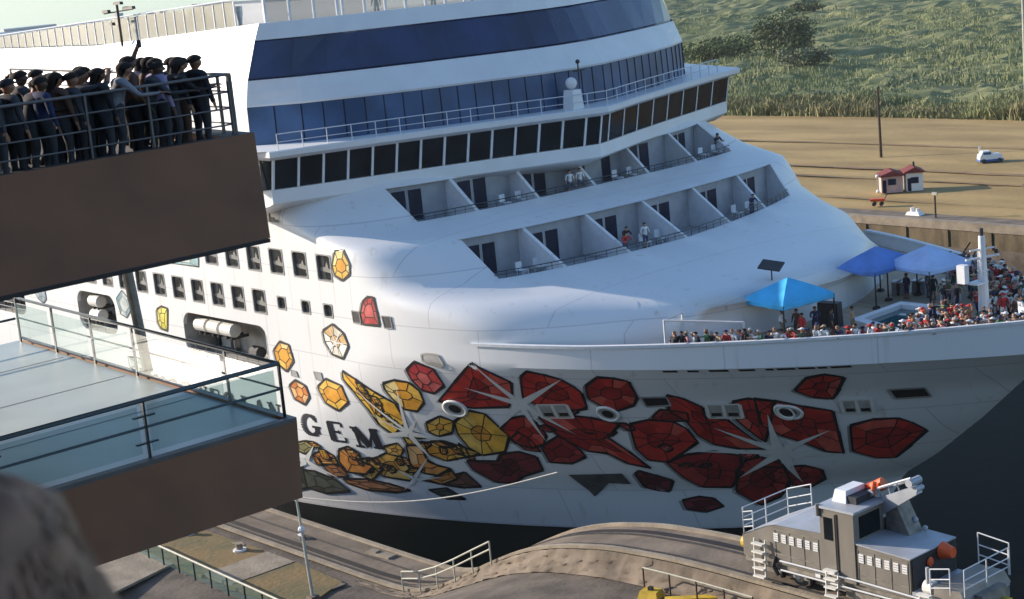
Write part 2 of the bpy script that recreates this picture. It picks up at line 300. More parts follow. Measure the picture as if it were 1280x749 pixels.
ART = {"gems":[["red",[[29.34,2.22],[29.95,2.51],[30.44,2.42],[30.54,2.25],[30.0,1.96]]],["rose",[[28.7,2.77],[29.28,3.12],[29.69,3.0],[29.76,2.8],[29.24,2.46]]],["rose",[[27.73,2.57],[28.09,2.59],[28.28,2.29],[28.27,2.09],[27.94,2.05]]],["rose",[[26.33,1.94],[26.74,2.22],[27.1,2.26],[27.19,2.19],[26.83,1.92]]],["red",[[25.37,2.07],[25.82,2.32],[26.19,2.3],[26.28,2.2],[25.88,1.96]]],["rose",[[25.11,3.63],[25.57,3.85],[25.8,3.62],[25.78,3.4],[25.35,3.17]]],["rose",[[24.64,4.29],[25.04,4.37],[25.11,4.02],[25.02,3.77],[24.64,3.67]]],["rose",[[23.69,5.4],[24.19,5.43],[24.49,5.1],[24.51,4.88],[24.05,4.83]]],["red",[[22.4,4.45],[22.9,4.83],[23.32,4.86],[23.43,4.75],[22.99,4.39]]],["red",[[21.17,4.68],[21.78,4.92],[22.34,4.9],[22.48,4.8],[21.95,4.58]]],["rose",[[20.84,6.15],[21.43,6.42],[21.93,6.38],[22.04,6.26],[21.52,6.0]]],["red",[[18.89,5.03],[19.5,5.22],[19.92,5.02],[19.99,4.83],[19.44,4.63]]],["yellow_fan",[[8.81,4.88],[9.04,4.67],[8.91,4.29],[8.76,4.12],[8.53,4.29]]],["yellow_fan",[[7.99,5.23],[8.52,5.22],[8.69,4.88],[8.62,4.67],[8.14,4.65]]],["yellow_fan",[[7.77,6.01],[8.18,5.73],[8.03,5.17],[7.79,4.91],[7.39,5.15]]],["yellow_fan",[[7.38,6.5],[8.01,6.44],[8.27,6.04],[8.22,5.81],[7.66,5.84]]],["yellow_fan",[[6.84,7.18],[7.3,6.85],[7.41,6.29],[7.32,6.04],[6.92,6.32]]],["yellow_fan",[[6.34,7.34],[6.97,7.2],[7.22,6.78],[7.17,6.55],[6.63,6.66]]],["amber_dim",[[12.84,2.97],[13.31,2.84],[13.48,2.38],[13.43,2.13],[13.0,2.22]]],["amber_dim",[[12.92,3.45],[13.23,3.15],[13.22,2.58],[13.11,2.32],[12.81,2.56]]],["amber_dim",[[12.03,3.28],[12.6,3.17],[12.89,2.73],[12.88,2.48],[12.37,2.55]]],["yellow_fan",[[11.79,3.24],[12.23,3.44],[12.58,3.37],[12.64,3.27],[12.24,3.07]]],["amber_dim",[[11.43,3.09],[11.86,3.1],[11.81,2.75],[11.63,2.51],[11.22,2.47]]],["orange",[[10.96,3.44],[11.63,3.53],[12.08,3.28],[12.14,3.08],[11.55,2.97]]],["amber_dim",[[10.43,3.14],[10.9,3.25],[11.02,2.99],[10.94,2.77],[10.5,2.64]]],["yellow_fan",[[9.39,2.95],[10.15,3.35],[10.77,3.32],[10.91,3.17],[10.25,2.78]]],["yellow_fan",[[9.35,3.86],[10.06,4.02],[10.6,3.86],[10.71,3.69],[10.08,3.53]]],["amber_dim",[[7.58,0.73],[8.33,1.13],[9.03,1.2],[9.21,1.12],[8.55,0.75]]],["orange",[[7.96,1.99],[8.37,1.88],[8.47,1.49],[8.39,1.27],[8.01,1.35]]],["brown_orange",[[7.31,1.67],[7.77,1.77],[7.93,1.54],[7.88,1.35],[7.45,1.23]]],["amber_dim",[[6.28,0.97],[6.83,1.18],[6.98,0.92],[6.89,0.69],[6.38,0.47]]],["orange",[[5.55,0.78],[6.14,1.18],[6.62,1.18],[6.73,1.04],[6.2,0.65]]],["orange",[[5.26,1.55],[5.78,1.68],[5.96,1.42],[5.89,1.21],[5.4,1.07]]],["orange",[[3.9,0.82],[4.6,0.97],[5.02,0.72],[5.04,0.5],[4.41,0.34]]],["brown_orange",[[3.9,1.49],[4.3,1.39],[4.42,1.05],[4.36,0.87],[3.99,0.94]]],["brown_orange",[[3.21,2.05],[4.01,2.07],[4.35,1.62],[4.29,1.32],[3.57,1.27]]],["amber_dim",[[2.5,1.06],[2.97,1.06],[3.05,0.75],[2.95,0.54],[2.51,0.52]]],["brown_orange",[[2.23,1.39],[2.76,1.3],[2.9,0.89],[2.81,0.66],[2.34,0.72]]],["amber_dim",[[1.5,1.19],[1.97,1.12],[2.09,0.77],[2.01,0.57],[1.58,0.61]]],["amber_dim",[[0.57,1.79],[1.27,1.72],[1.46,1.25],[1.34,0.97],[0.71,1.01]]],["brown_orange",[[-0.3,1.15],[0.24,1.03],[0.42,0.62],[0.36,0.4],[-0.12,0.5]]],["amber_dim",[[-0.52,2.18],[0.26,2.24],[0.85,2.03],[0.96,1.87],[0.3,1.8]]],["amber_dim",[[-2.05,1.41],[-1.08,1.73],[-0.11,1.82],[0.18,1.76],[-0.64,1.46]]],["amber",[[5.76,15.99],[6.62,16.11],[7.21,15.24],[7.15,14.61],[6.31,14.12],[5.46,14.41],[5.28,15.03]]],["rose",[[8.23,12.88],[8.74,13.25],[9.38,13.29],[9.58,12.37],[9.7,11.47],[8.02,11.38],[7.84,12.07]]],["amber",[[-2.99,8.38],[-2.12,9.1],[-1.01,8.99],[-0.86,8.48],[-0.65,7.9],[-1.62,7.02],[-2.79,7.49]]],["sparkle",[[3.34,10.45],[4.56,11.04],[5.67,10.56],[6.11,9.74],[5.33,8.78],[4.14,8.93],[3.44,9.73]]],["orange",[[-1.54,6.03],[-0.75,6.53],[0.42,6.29],[0.8,5.55],[0.13,4.9],[-1.05,5.13]]],["amber",[[1.91,6.41],[2.96,7.1],[4.71,6.86],[5.13,5.73],[3.9,4.96],[2.61,5.38],[2.15,5.94]]],["yellow_fan",[[5.05,7.91],[6.31,7.53],[7.99,6.77],[9.46,6.11],[9.72,4.73],[8.21,3.66],[7.33,4.33],[6.84,5.44],[5.83,6.69],[5.02,7.37]]],["amber",[[8.99,7.51],[10.12,7.86],[11.33,7.81],[11.96,7.22],[11.92,6.41],[11.05,5.68],[10.03,5.75],[9.41,6.43],[9.0,7.03]]],["rose",[[11.53,8.7],[12.46,9.36],[13.84,8.97],[14.12,7.8],[13.04,7.15],[12.18,7.32],[11.69,8.0]]],["dark_green",[[-1.76,-0.2],[-0.62,-0.13],[1.08,-0.53],[2.07,-1.39],[-0.36,-1.87],[-1.95,-1.64]]],["brown",[[1.93,-0.42],[3.97,-0.19],[5.72,-0.36],[7.29,-0.73],[6.11,-1.03],[3.73,-1.1],[2.18,-0.75]]],["dark_brown",[[8.09,0.23],[10.17,0.41],[12.14,1.11],[12.65,-0.04],[11.43,-0.21],[10.21,-0.13]]],["brown_amber",[[4.07,1.33],[5.28,1.64],[5.97,0.83],[4.52,-0.22],[3.71,0.05]]],["brown",[[0.43,0.53],[2.1,0.74],[2.54,-0.18],[0.94,-0.4]]],["dark_green",[[-2.3,0.77],[-1.76,0.07],[-1.95,-1.64],[-2.98,-1.96],[-3.17,-1.1]]],["brown_orange",[[9.85,0.57],[11.26,1.22],[11.34,0.51],[9.92,-0.06],[8.97,0.31]]],["brown_amber",[[6.91,2.67],[8.19,3.06],[8.47,2.57],[7.92,1.99],[6.98,2.08]]],["yellow_fan",[[8.92,3.64],[9.74,3.37],[12.13,2.88],[10.64,2.5],[9.38,2.65],[8.93,3.13]]],["deep_red",[[16.74,4.03],[17.23,3.19],[18.13,3.05],[18.03,3.92],[17.53,4.59]]],["dark_green",[[8.69,-0.61],[10.13,-0.31],[11.11,-1.12],[9.72,-1.23]]],["maroon",[[12.8,2.05],[14.98,2.19],[15.42,2.74],[16.72,3.02],[17.66,2.68],[17.53,1.61],[15.92,0.98],[15.01,0.38],[13.86,0.41],[12.88,1.34]]],["green_amber",[[-1.8,1.86],[-0.57,2.2],[0.21,1.8],[-0.98,1.13],[-1.81,1.31]]],["brown_orange",[[2.66,1.94],[3.65,2.32],[4.45,1.89],[4.33,1.27],[5.19,0.92],[4.16,0.19],[2.62,0.19],[2.23,1.02]]],["brown_orange",[[-0.13,1.24],[1.08,1.74],[1.97,1.34],[1.84,0.62],[0.05,0.4]]],["brown_amber",[[6.11,1.81],[6.83,2.15],[7.87,2.08],[8.08,1.3],[8.2,0.42],[7.63,0.01],[5.62,0.17],[4.84,1.15],[4.74,1.31]]],["amber_dim",[[10.36,3.25],[11.83,3.55],[13.2,3.13],[14.19,2.67],[12.25,2.19],[11.33,1.94],[10.25,2.38]]],["orange",[[8.84,2.95],[9.92,3.04],[9.96,1.83],[10.46,1.52],[11.31,1.32],[9.99,0.67],[9.06,0.77],[8.35,1.33]]],["amber_dim",[[13.52,5.12],[15.01,6.05],[15.98,5.86],[16.48,4.79],[16.76,4.21],[15.81,2.94],[14.14,2.58],[13.53,3.15],[13.27,4.17]]],["amber_dim",[[11.34,4.87],[12.64,5.47],[13.52,5.12],[12.91,4.23],[11.76,3.88],[11.17,4.18]]],["red",[[13.1,6.58],[15.02,8.1],[16.91,9.57],[18.04,8.94],[19.02,8.33],[18.56,7.4],[17.87,6.46],[15.41,6.24],[14.23,6.38]]],["red",[[16.44,4.73],[17.49,5.58],[18.48,5.84],[18.99,5.42],[19.18,4.41],[18.61,3.64],[17.66,3.3],[16.78,3.71]]],["red",[[19.87,8.77],[20.47,9.2],[21.39,8.99],[22.24,8.68],[22.69,8.19],[22.92,7.69],[22.61,6.51],[21.19,6.14],[19.81,6.61],[19.16,7.25]]],["red",[[23.47,8.21],[24.5,8.89],[25.34,8.82],[26.05,8.57],[25.83,7.37],[25.35,6.78],[24.21,6.32],[23.52,6.69],[23.06,7.27]]],["deep_red",[[18.36,3.49],[19.93,4.41],[20.59,3.39],[20.67,2.77],[19.6,2.21],[18.28,2.25]]],["red",[[19.38,5.75],[20.61,6.05],[22.47,5.83],[23.86,5.34],[22.72,4.3],[23.32,3.25],[23.87,1.92],[22.83,2.27],[22.1,3.06],[21.03,3.22],[19.97,4.24]]],["deep_red",[[25.86,5.85],[26.55,6.43],[27.81,6.16],[27.64,5.57],[25.87,5.51]]],["red",[[27.47,7.52],[28.1,7.25],[28.79,6.56],[28.54,5.8],[29.56,5.6],[30.13,4.01],[30.31,3.27],[29.15,3.33],[28.02,3.73],[27.58,4.45],[27.49,5.49],[26.97,6.34]]],["red",[[24.41,5.34],[25.6,5.68],[26.81,5.5],[27.25,4.98],[27.32,3.93],[26.09,3.06],[25.04,2.36],[24.06,2.54],[23.83,3.43]]],["red",[[30.44,6.92],[31.24,7.14],[32.37,6.83],[31.34,5.0],[30.56,3.8],[30.25,4.71],[29.99,5.58]]],["deep_red",[[24.93,2.36],[26.28,2.97],[27.76,3.2],[28.89,2.8],[28.37,1.52],[27.06,0.19],[25.65,0.26],[25.18,1.05]]],["deep_red",[[28.93,2.43],[29.8,2.66],[30.54,1.96],[30.03,0.57],[29.07,-0.67],[27.95,-1.28],[27.11,-0.19],[27.94,1.35]]],["maroon",[[22.72,1.36],[23.09,1.68],[23.79,1.3],[24.47,0.87],[23.8,-0.08],[23.07,0.02],[22.63,0.31]]],["maroon",[[24.22,-0.77],[25.11,-0.5],[25.86,-0.64],[26.17,-1.26],[25.19,-1.69],[24.23,-1.46]]],["red",[[33.72,7.62],[34.77,8.54],[35.71,8.78],[36.46,8.5],[35.74,7.64],[35.03,6.85],[34.22,7.04]]],["red",[[34.93,4.82],[36.05,5.18],[37.09,5.16],[37.47,4.78],[37.73,4.04],[36.51,2.94],[35.35,1.95],[34.69,2.05],[34.02,2.76]]],["red",[[31.56,7.12],[32.41,6.91],[33.53,6.41],[34.65,5.98],[34.21,4.44],[33.56,2.62],[32.91,2.88],[32.29,3.69],[31.54,4.29],[31.0,5.19]]],["deep_red",[[29.3,1.85],[30.21,1.76],[31.38,1.83],[31.95,1.42],[31.6,0.58],[30.54,-0.13],[29.88,0.15],[29.29,0.54]]],["teal",[[-23.88,10.75],[-23.01,10.23],[-22.76,9.32],[-23.65,8.55],[-24.6,8.79],[-24.96,9.97]]],["yellow",[[-18.71,9.72],[-17.99,10.04],[-17.06,9.97],[-17.52,8.18],[-18.4,8.25],[-18.82,8.71]]],["teal",[[-17.54,13.54],[-13.9,14.39],[-11.46,14.57],[-11.7,13.6],[-14.11,13.57]]],["blue_glass",[[-39.7,9.69],[-37.43,9.98],[-37.3,8.8],[-37.95,8.37],[-38.84,8.66]]],["teal",[[-24.37,5.35],[-22.65,5.47],[-21.1,5.06],[-21.12,4.37],[-22.67,4.18],[-24.27,4.49]]]],"stars":[[[18.71,6.78],[[17.06,9.58],[15.59,7.77],[16.35,4.79],[18.94,3.83],[20.99,4.54],[22.4,8.73],[19.72,8.74]],0.16],[[30.85,2.96],[[31.65,5.93],[33.92,4.56],[33.74,2.6],[30.47,0.3],[27.83,0.95],[26.41,3.24],[28.64,5.03]],0.16],[[9.51,3.95],[[10.15,7.46],[6.73,5.18],[6.12,6.88],[6.8,3.6],[12.5,3.6],[10.47,1.7],[10.8,5.16]],0.14],[[8.09,0.23],[[7.05,0.85],[10.15,2.2],[10.45,0.62],[6.75,-0.79]],0.12],[[-1.08,0.59],[[0.28,1.98],[-2.05,0.8],[1.72,-0.45],[-2.99,-0.37]],0.16],[[4.68,9.79],[[4.15,10.83],[5.45,10.68],[6.06,9.88],[4.97,8.81],[3.67,9.02],[3.43,10.02]],0.12]],"fair":[[[23.6,6.13],[22.97,6.13],[23.87,6.69]],[[32.73,6.04],[32.12,6.08],[32.96,6.57]],[[32.49,6.05],[32.03,6.08],[32.75,6.63]],[[14.08,6.14],[13.21,6.08],[14.38,6.75]]],"ports":{"gray_oval":[[13.14,9.88],[13.59,9.98],[14.43,9.95],[14.81,9.38],[14.55,9.17],[13.63,9.29],[13.17,9.47]],"p1":[[-1.12,7.24],[-0.49,7.17],[-0.31,6.81],[-1.09,6.79]],"p2":[[1.66,7.44],[2.5,7.47],[2.65,6.97],[1.88,6.9]],"dark1":[[37.69,7.35],[39.19,7.34],[39.12,6.63],[37.65,6.64]],"dark2":[[26.01,7.37],[27.38,7.39],[27.27,6.76],[25.95,6.66]],"gray_shadow":[[18.91,1.28],[22.03,1.45],[22.05,0.6],[20.85,0.68],[19.54,-0.44]],"l1":[[6.93,12.19],[7.75,12.2],[7.84,11.43],[7.02,11.39]],"l2":[[10.01,12.13],[10.81,12.15],[10.92,11.4],[10.19,11.35]],"boxB":[[29.05,6.77],[30.7,6.77],[30.39,5.74],[28.77,5.79]],"boxC":[[35.33,6.75],[36.63,6.72],[36.32,5.68],[35.05,5.78]],"boxS":[[19.74,6.74],[21.6,6.82],[21.49,5.82],[19.66,5.76]],"slit":[[28.41,9.37],[37.17,9.41]],"rec1":[[-15.02,9.59],[-12.42,9.97],[-5.96,9.99],[-4.01,9.57],[-3.7,7.3]],"rec2":[[-31.7,10.04],[-30.75,10.17],[-26.12,10.12],[-25.56,9.04],[-25.57,7.83]]},"txt":{"G":[[-0.72,4.06],[1.65,4.15],[-0.04,2.69]],"M":[[4.61,4.28],[5.48,4.13],[5.88,2.48]],"N":[[-2.75,3.83],[-3.63,3.47],[-16.57,3.95]]}}  # hull art and port outlines: image pixels cast from the camera onto the hull
# ================================================================== CRUISE SHIP
ship = thing('cruise_ship', 'huge white cruise ship with painted gems along its bow, lying in the lock', 'cruise ship', (0, 0, 0))
def sk(u, v, z): return u - max(0.0, v) * .17 * smooth((18.5 - z) / 4) * smooth((u - 8) / 10)
def nose_u(v, z):
    lo, hi = min(5.0, interp(z, NOSE_C)), interp(z, NOSE_U)
    for _ in range(34):
        m = (lo + hi) / 2
        if shell_half(m, z) > abs(v): lo = m
        else: hi = m
    return sk(lo, v, z)
def nose_raw(v, z):
    lo, hi = min(5.0, interp(z, NOSE_C)), interp(z, NOSE_U)
    for _ in range(34):
        m = (lo + hi) / 2
        if shell_half(m, z) > abs(v): lo = m
        else: hi = m
    return lo
def wall_lines(a, b, step, extra):
    n = max(1, int(math.ceil((b - a) / step))); r = [a + (b - a) * i / n for i in range(n + 1)] + list(extra)
    r = sorted(min(x, b) for x in r if a - 1e-6 <= x <= b + 1e-6); out = [r[0]]
    for x in r[1:]:
        if x - out[-1] > 1e-4: out.append(x)
    return out
# windows of the sunlit side: (u, z, half width, half height)
WIN = []
for k in range(-9, 6): WIN.append((-9.8 + 2.82 * k, 14.8, 0.80, 0.86))
for k in range(-3, 17):
    u = -4.1 - 2.74 * k
    if u < -2: WIN.append((u, 11.75, 0.78, 0.84))
for u in (-1.3, 1.6, 4.2): WIN.append((u, 11.9, 0.48, 0.44))
REC = [(-15.0, -3.7, 6.7, 9.95), (-31.7, -25.4, 6.9, 10.1), (-48.5, -41.5, 6.9, 10.1)]
HOLES = [(u - w, u + w, z - h, z + h) for u, z, w, h in WIN] + REC
hull = MB().mat('white_hull')
us = wall_lines(-75, 5, 8, [h[0] for h in HOLES] + [h[1] for h in HOLES] + [-10 + 1.25 * i for i in range(12)]); zs = wall_lines(-3.6, 16.1, 3, [h[2] for h in HOLES] + [h[3] for h in HOLES] + [-3 + .75 * i for i in range(13)])
vs = [(u, -side_half(u, z), z) for z in zs for u in us]; nu = len(us); fs = []
for j in range(len(zs) - 1):
    for i in range(nu - 1):
        cu, cz = (us[i] + us[i + 1]) / 2, (zs[j] + zs[j + 1]) / 2
        if any(h[0] < cu < h[1] and h[2] < cz < h[3] for h in HOLES): continue
        fs.append((j * nu + i, j * nu + i + 1, (j + 1) * nu + i + 1, (j + 1) * nu + i))
hull.add(vs, fs)
hull.grid([[(u, side_half(u, z), z) for u in (5, 2, -1, -4, -7, -10, -35, -75)] for z in (-3.6, -2, 0, 2, 4, 6.5, 10.7, 16.1)])
hull.grid([[(-75, v, z) for v in (21, 0, -21)] for z in (-3.6, 10, 20, 30)])
def hull_rows(sg):
    rows = []
    for i in range(29):
        s = i / 28; row = []
        for j in range(71):
            t = j / 70; u_top = 5 + t * 43.4
            zk = 9.4; z = (-3.6 + (zk + 3.6) * (i / 24)) if i <= 24 else zk + (bulwark_top(u_top) - zk) * (i - 24) / 4
            se = stem(min(z, 9.4)); tt = 1 - (1 - t) ** 1.35
            u = 5 + tt * (se - 5)
            row.append((u, sg * half_beam(u, z) if j < 70 else 0.0, z))
        rows.append(row if sg < 0 else row[::-1])
    return rows
hull.grid(hull_rows(-1)); hull.grid(hull_rows(1))
hull_o = part('hull', hull, ship, smooth=False, weld=True)
for e_ in hull_o.data.edges:
    a_, b_ = (hull_o.data.vertices[i].co for i in e_.vertices)
    if abs(a_.z - 9.4) < .01 and abs(b_.z - 9.4) < .01 and a_.x > 19: e_.use_edge_sharp = True
for p in hull_o.data.polygons: p.use_smooth = p.center.x > 4.9 or p.center.z < 6.4
# ---- forward superstructure with two rows of balcony openings
CELL = [-15.3, -10.6, -5.3, 0.1, 5.6, 11.1, 16.2]; PW = 0.13
LOW, UPP = (13.8, 16.1, 13.35), (17.0, 19.05, 16.55)
zr = [12.0, 12.5, 13.1, 13.8, 14.3, 14.9, 15.5, 16.1, 16.4, 16.7, 17.0, 17.5, 18.0, 18.55, 19.05, 19.5, 20.0]
cv = []
for a, b in zip(CELL, CELL[1:]):
    cv += [a - PW, a + PW] + [lerp(a, b, k / 4) for k in (1, 2, 3)]
cv += [CELL[-1] - PW, CELL[-1] + PW]
def shell_row(z, zl=None):
    row = []; L = min(5.0, interp(z, NOSE_C)); ue = nose_u(cv[0], z)
    for k in range(14):
        u = lerp(L, ue, (k / 14) ** 0.8); row.append((u, -shell_half(u, z), z))
    for v in cv: row.append((nose_u(v, z), v, z))
    ue = nose_raw(cv[-1], z)
    for k in range(13, -1, -1):
        u = lerp(L, ue, (k / 14) ** 0.8); row.append((sk(u, shell_half(u, z), z), shell_half(u, z), z))
    return row
sh = MB().mat('white_hull'); rows = [shell_row(z) for z in zr]; k = len(rows[0]); fs = []
rows[0] = [(u, v, lerp(12.0, 10.85, smooth((abs(v) - 8.5) / 6) * smooth((u - 15) / 6))) for (u, v, z) in rows[0]]

for i in range(len(zr) - 1):
    zm = (zr[i] + zr[i + 1]) / 2
    for j in range(k - 1):
        if 14 <= j < k - 15:
            vm = (rows[i][j][1] + rows[i][j + 1][1]) / 2
            hole = (LOW[0] < zm < LOW[1] or UPP[0] < zm < UPP[1]) and CELL[0] < vm < CELL[-1] and not any(abs(vm - c) < PW for c in CELL)
            if hole: continue
        fs.append((i * k + j, i * k + j + 1, (i + 1) * k + j + 1, (i + 1) * k + j))
sh.add([p for r in rows for p in r], fs)
# band joining the shell to the hull top and the deck
low = []
for zz in (0, 1, 2):
    row = []
    for (u, v, z) in rows[0]:
        zb = 10.7 if u < 16 else lerp(10.7, 9.7, smooth((u - 16) / 3))
        z2 = lerp(zb, z, zz / 2)
        row.append((u - (0.55 if zz < 2 else 0.35) * smooth((10.5 - abs(v)) / 4), v, z2))
    low.append(row)
low.append(rows[0])
sh.grid(low)
# side strips aft of the curved part
for sg in (-1, 1):
    rr2 = []
    for z in [16.1, 16.7, 17.5, 18.55, 19.5, 20.0]:
        L = min(5.0, interp(z, NOSE_C)); rr2.append([(lerp(-75, L, t), sg * 21.0, z) for t in (0, .3, .6, .8, .9, 1)][::(1 if sg < 0 else -1)])
    sh.grid(rr2)
    sh.grid([[(5, sg * 21.0, z), (lerp(5, 16, .5), sg * shell_half(10.5, z), z)][::(1 if sg < 0 else -1)] for z in (10.7, 11)]) if False else None
    r3 = []
    for z in (10.7, 11.3, 12.0):
        r3.append([(u, sg * shell_half(u, z), z) for u in (4.9, 8, 10, 12, 14, 16)][::(1 if sg < 0 else -1)])
    # upper hull strip between the flat side and the curved shell, 10.7 to 12
    sh.grid([[(lerp(5, low[0][0][0], t), sg * shell_half(lerp(5, low[0][0][0], t), z), z) for t in (0, .5, 1)][::(1 if sg < 0 else -1)] for z in (10.7, 12.0)])
sup = part('forward_superstructure', sh, ship, smooth=True, weld=True)

def quad_grid(mb, a, b, c, d, n=2): return mb.add([a, b, c, d], [(0, 1, 2, 3)])
for (zl, zt, zf) in (LOW, UPP):
    for ci, (a, b) in enumerate(zip(CELL, CELL[1:])):
        m = MB(); N = 6; vv = [lerp(a, b, i / N) for i in range(N + 1)]
        back = [nose_u(v, zt) - 0.45 for v in vv]; lip = [nose_u(v, zl) - 0.02 for v in vv]
        m.mat('deck_grey').grid([[(back[i], vv[i], zf) for i in range(N + 1)], [(lip[i], vv[i], zf) for i in range(N + 1)]])
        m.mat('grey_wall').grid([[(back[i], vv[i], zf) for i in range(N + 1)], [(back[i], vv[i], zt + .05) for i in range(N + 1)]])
        m.mat('white_paint').grid([[(back[i], vv[i], zt + .03) for i in range(N + 1)], [(back[i] + .5, vv[i], zt + .03) for i in range(N + 1)]])
        m.grid([[(lip[i] - .05, vv[i], zf) for i in range(N + 1)], [(lip[i] - .05, vv[i], zl) for i in range(N + 1)]])
        bal = part('balcony', m, sup)
        # dark glazed doors at the starboard end of the back wall, each with its frame
        nd = 0
        for t0, t1 in ((0.15, 0.34), (0.39, 0.58)) if not (ci == 3 and zl > 16) else ((0.12, 0.3), (0.62, 0.78)):
            v0, v1 = lerp(a, b, t0), lerp(a, b, t1); u0_, u1_ = nose_u(v0, zt) - .40, nose_u(v1, zt) - .40; hh = min(zt - .15, zf + 2.15)
            d = MB().mat('dark_door').add([(u0_, v0, zf + .04), (u1_, v1, zf + .04), (u1_, v1, hh), (u0_, v0, hh), (u0_ - .04, v0, zf + .04), (u1_ - .04, v1, zf + .04), (u1_ - .04, v1, hh), (u0_ - .04, v0, hh)],
                                          [(0, 1, 2, 3), (7, 6, 5, 4), (0, 4, 5, 1), (3, 2, 6, 7), (0, 3, 7, 4), (1, 5, 6, 2)])
            part('balcony_door', d, sup)
        r = MB().mat('rail_dark'); hp = [(lip[i] - .25, vv[i], zl + .42) for i in range(N + 1)]
        r.path(hp, .035); r.path([(p[0], p[1], p[2] - .22) for p in hp], .02)
        for i in range(1, N, 1): r.tube(hp[i], (hp[i][0], hp[i][1], zf), .02)
        part('balcony_rail', r, sup)
        if (ci * 3 + (zl > 16)) % 2 == 0:   # a pair of deck chairs and a low table
            f = MB().mat('white_trim'); vc = lerp(a, b, .72); uc = (nose_u(vc, zt) + nose_u(vc, zl)) / 2
            for s_ in (-.8, .7):
                f.box(uc - .3, uc + .4, vc + s_, vc + s_ + .5, zf + .38, zf + .45); f.box(uc - .38, uc - .3, vc + s_, vc + s_ + .5, zf + .4, zf + .95)
                for x in (-.28, .34):
                    for y in (.04, .42): f.box(uc + x, uc + x + .05, vc + s_ + y, vc + s_ + y + .05, zf, zf + .4)
            part('balcony_chairs', f, sup)
    for c in CELL:
        ub, ut, ul = nose_u(c, zt) - .5, nose_u(c, zt) - .03, nose_u(c, zl) - .03
        part('partition', MB().mat('white_trim').prism_y([(ub, zf), (ul, zf), (ul, zl), (ut, zt), (ub, zt)], c - PW * .9, c + PW * .9), sup)

# ---- windows of the side: recessed frame, backing, curtain, pane
def ring(mb, w, h, r, t, d0, d1, n=4):
    def rr_(w, h, r):
        p = []
        for (cx, cz, a0) in ((w - r, h - r, 0), (-w + r, h - r, 90), (-w + r, -h + r, 180), (w - r, -h + r, 270)):
            for i in range(n + 1): a = rad(a0 + 90 * i / n); p.append((cx + r * math.cos(a), cz + r * math.sin(a)))
        return p
    o = rr_(w, h, r * 0.4); q = rr_(w - t, h - t, r); k = len(o)
    vs = [(x, d0, z) for x, z in o] + [(x, d0, z) for x, z in q] + [(x, d1, z) for x, z in q]
    mb.add(vs, [(i, (i + 1) % k, k + (i + 1) % k, k + i) for i in range(k)] + [(k + i, k + (i + 1) % k, 2 * k + (i + 1) % k, 2 * k + i) for i in range(k)])
    return q
wm = {}
for key, (w, h) in dict(big=(.80, .86), mid=(.78, .84), small=(.48, .44)).items():
    f = MB().mat('window_frame'); q = ring(f, w + .05, h + .05, .22, .09, -.03, .22)
    f.mat('window_dark').add([(x, .6, z) for x, z in ((-w, -h), (w, -h), (w, h), (-w, h))], [(0, 1, 2, 3)])
    f.mat('window_dark').box(-w, w, .22, .6, -h - .02, -h); f.box(-w, w, .22, .6, h, h + .02)
    p = MB().mat('cabin_glass').add([(x, .12, z) for x, z in q], [tuple(range(len(q)))])
    wm[key] = (f.mesh('window'), p.mesh('pane'))
curt = []
for var in range(3):
    c = MB().mat('curtain'); s = (0.9, 1.0, .7)[var]
    c.add([(-.66, .16, -.05 * s), (-.12, .18, .0), (.1, .16, .42 * s), (.26, .16, -.05), (.68, .16, -.15), (.68, .16, -.38), (-.66, .16, -.26)], [(0, 6, 1), (1, 6, 5, 3), (1, 3, 2), (3, 5, 4)])
    if var == 1: c.box(-.68, -.45, .34, .36, -.8, .8)
    if var == 2: c.box(.2, .68, .3, .33, -.62, -.3)
    curt.append(c.mesh('curtain'))
for i, (u, z, w, h) in enumerate(WIN):
    a, b = wm['big' if w > .79 else 'mid' if w > .6 else 'small']
    o = part('window', a, hull_o, loc=(u, -side_half(u, z), z)); part('window_pane', b, o) if False else None
    pn = bpy.data.objects.new('window_pane', b); COL.objects.link(pn); pn.parent = hull_o; pn.location = o.location
    if w > .6:
        cn = bpy.data.objects.new('curtain', curt[(i * 5) % 3]); COL.objects.link(cn); cn.parent = hull_o; cn.location = o.location
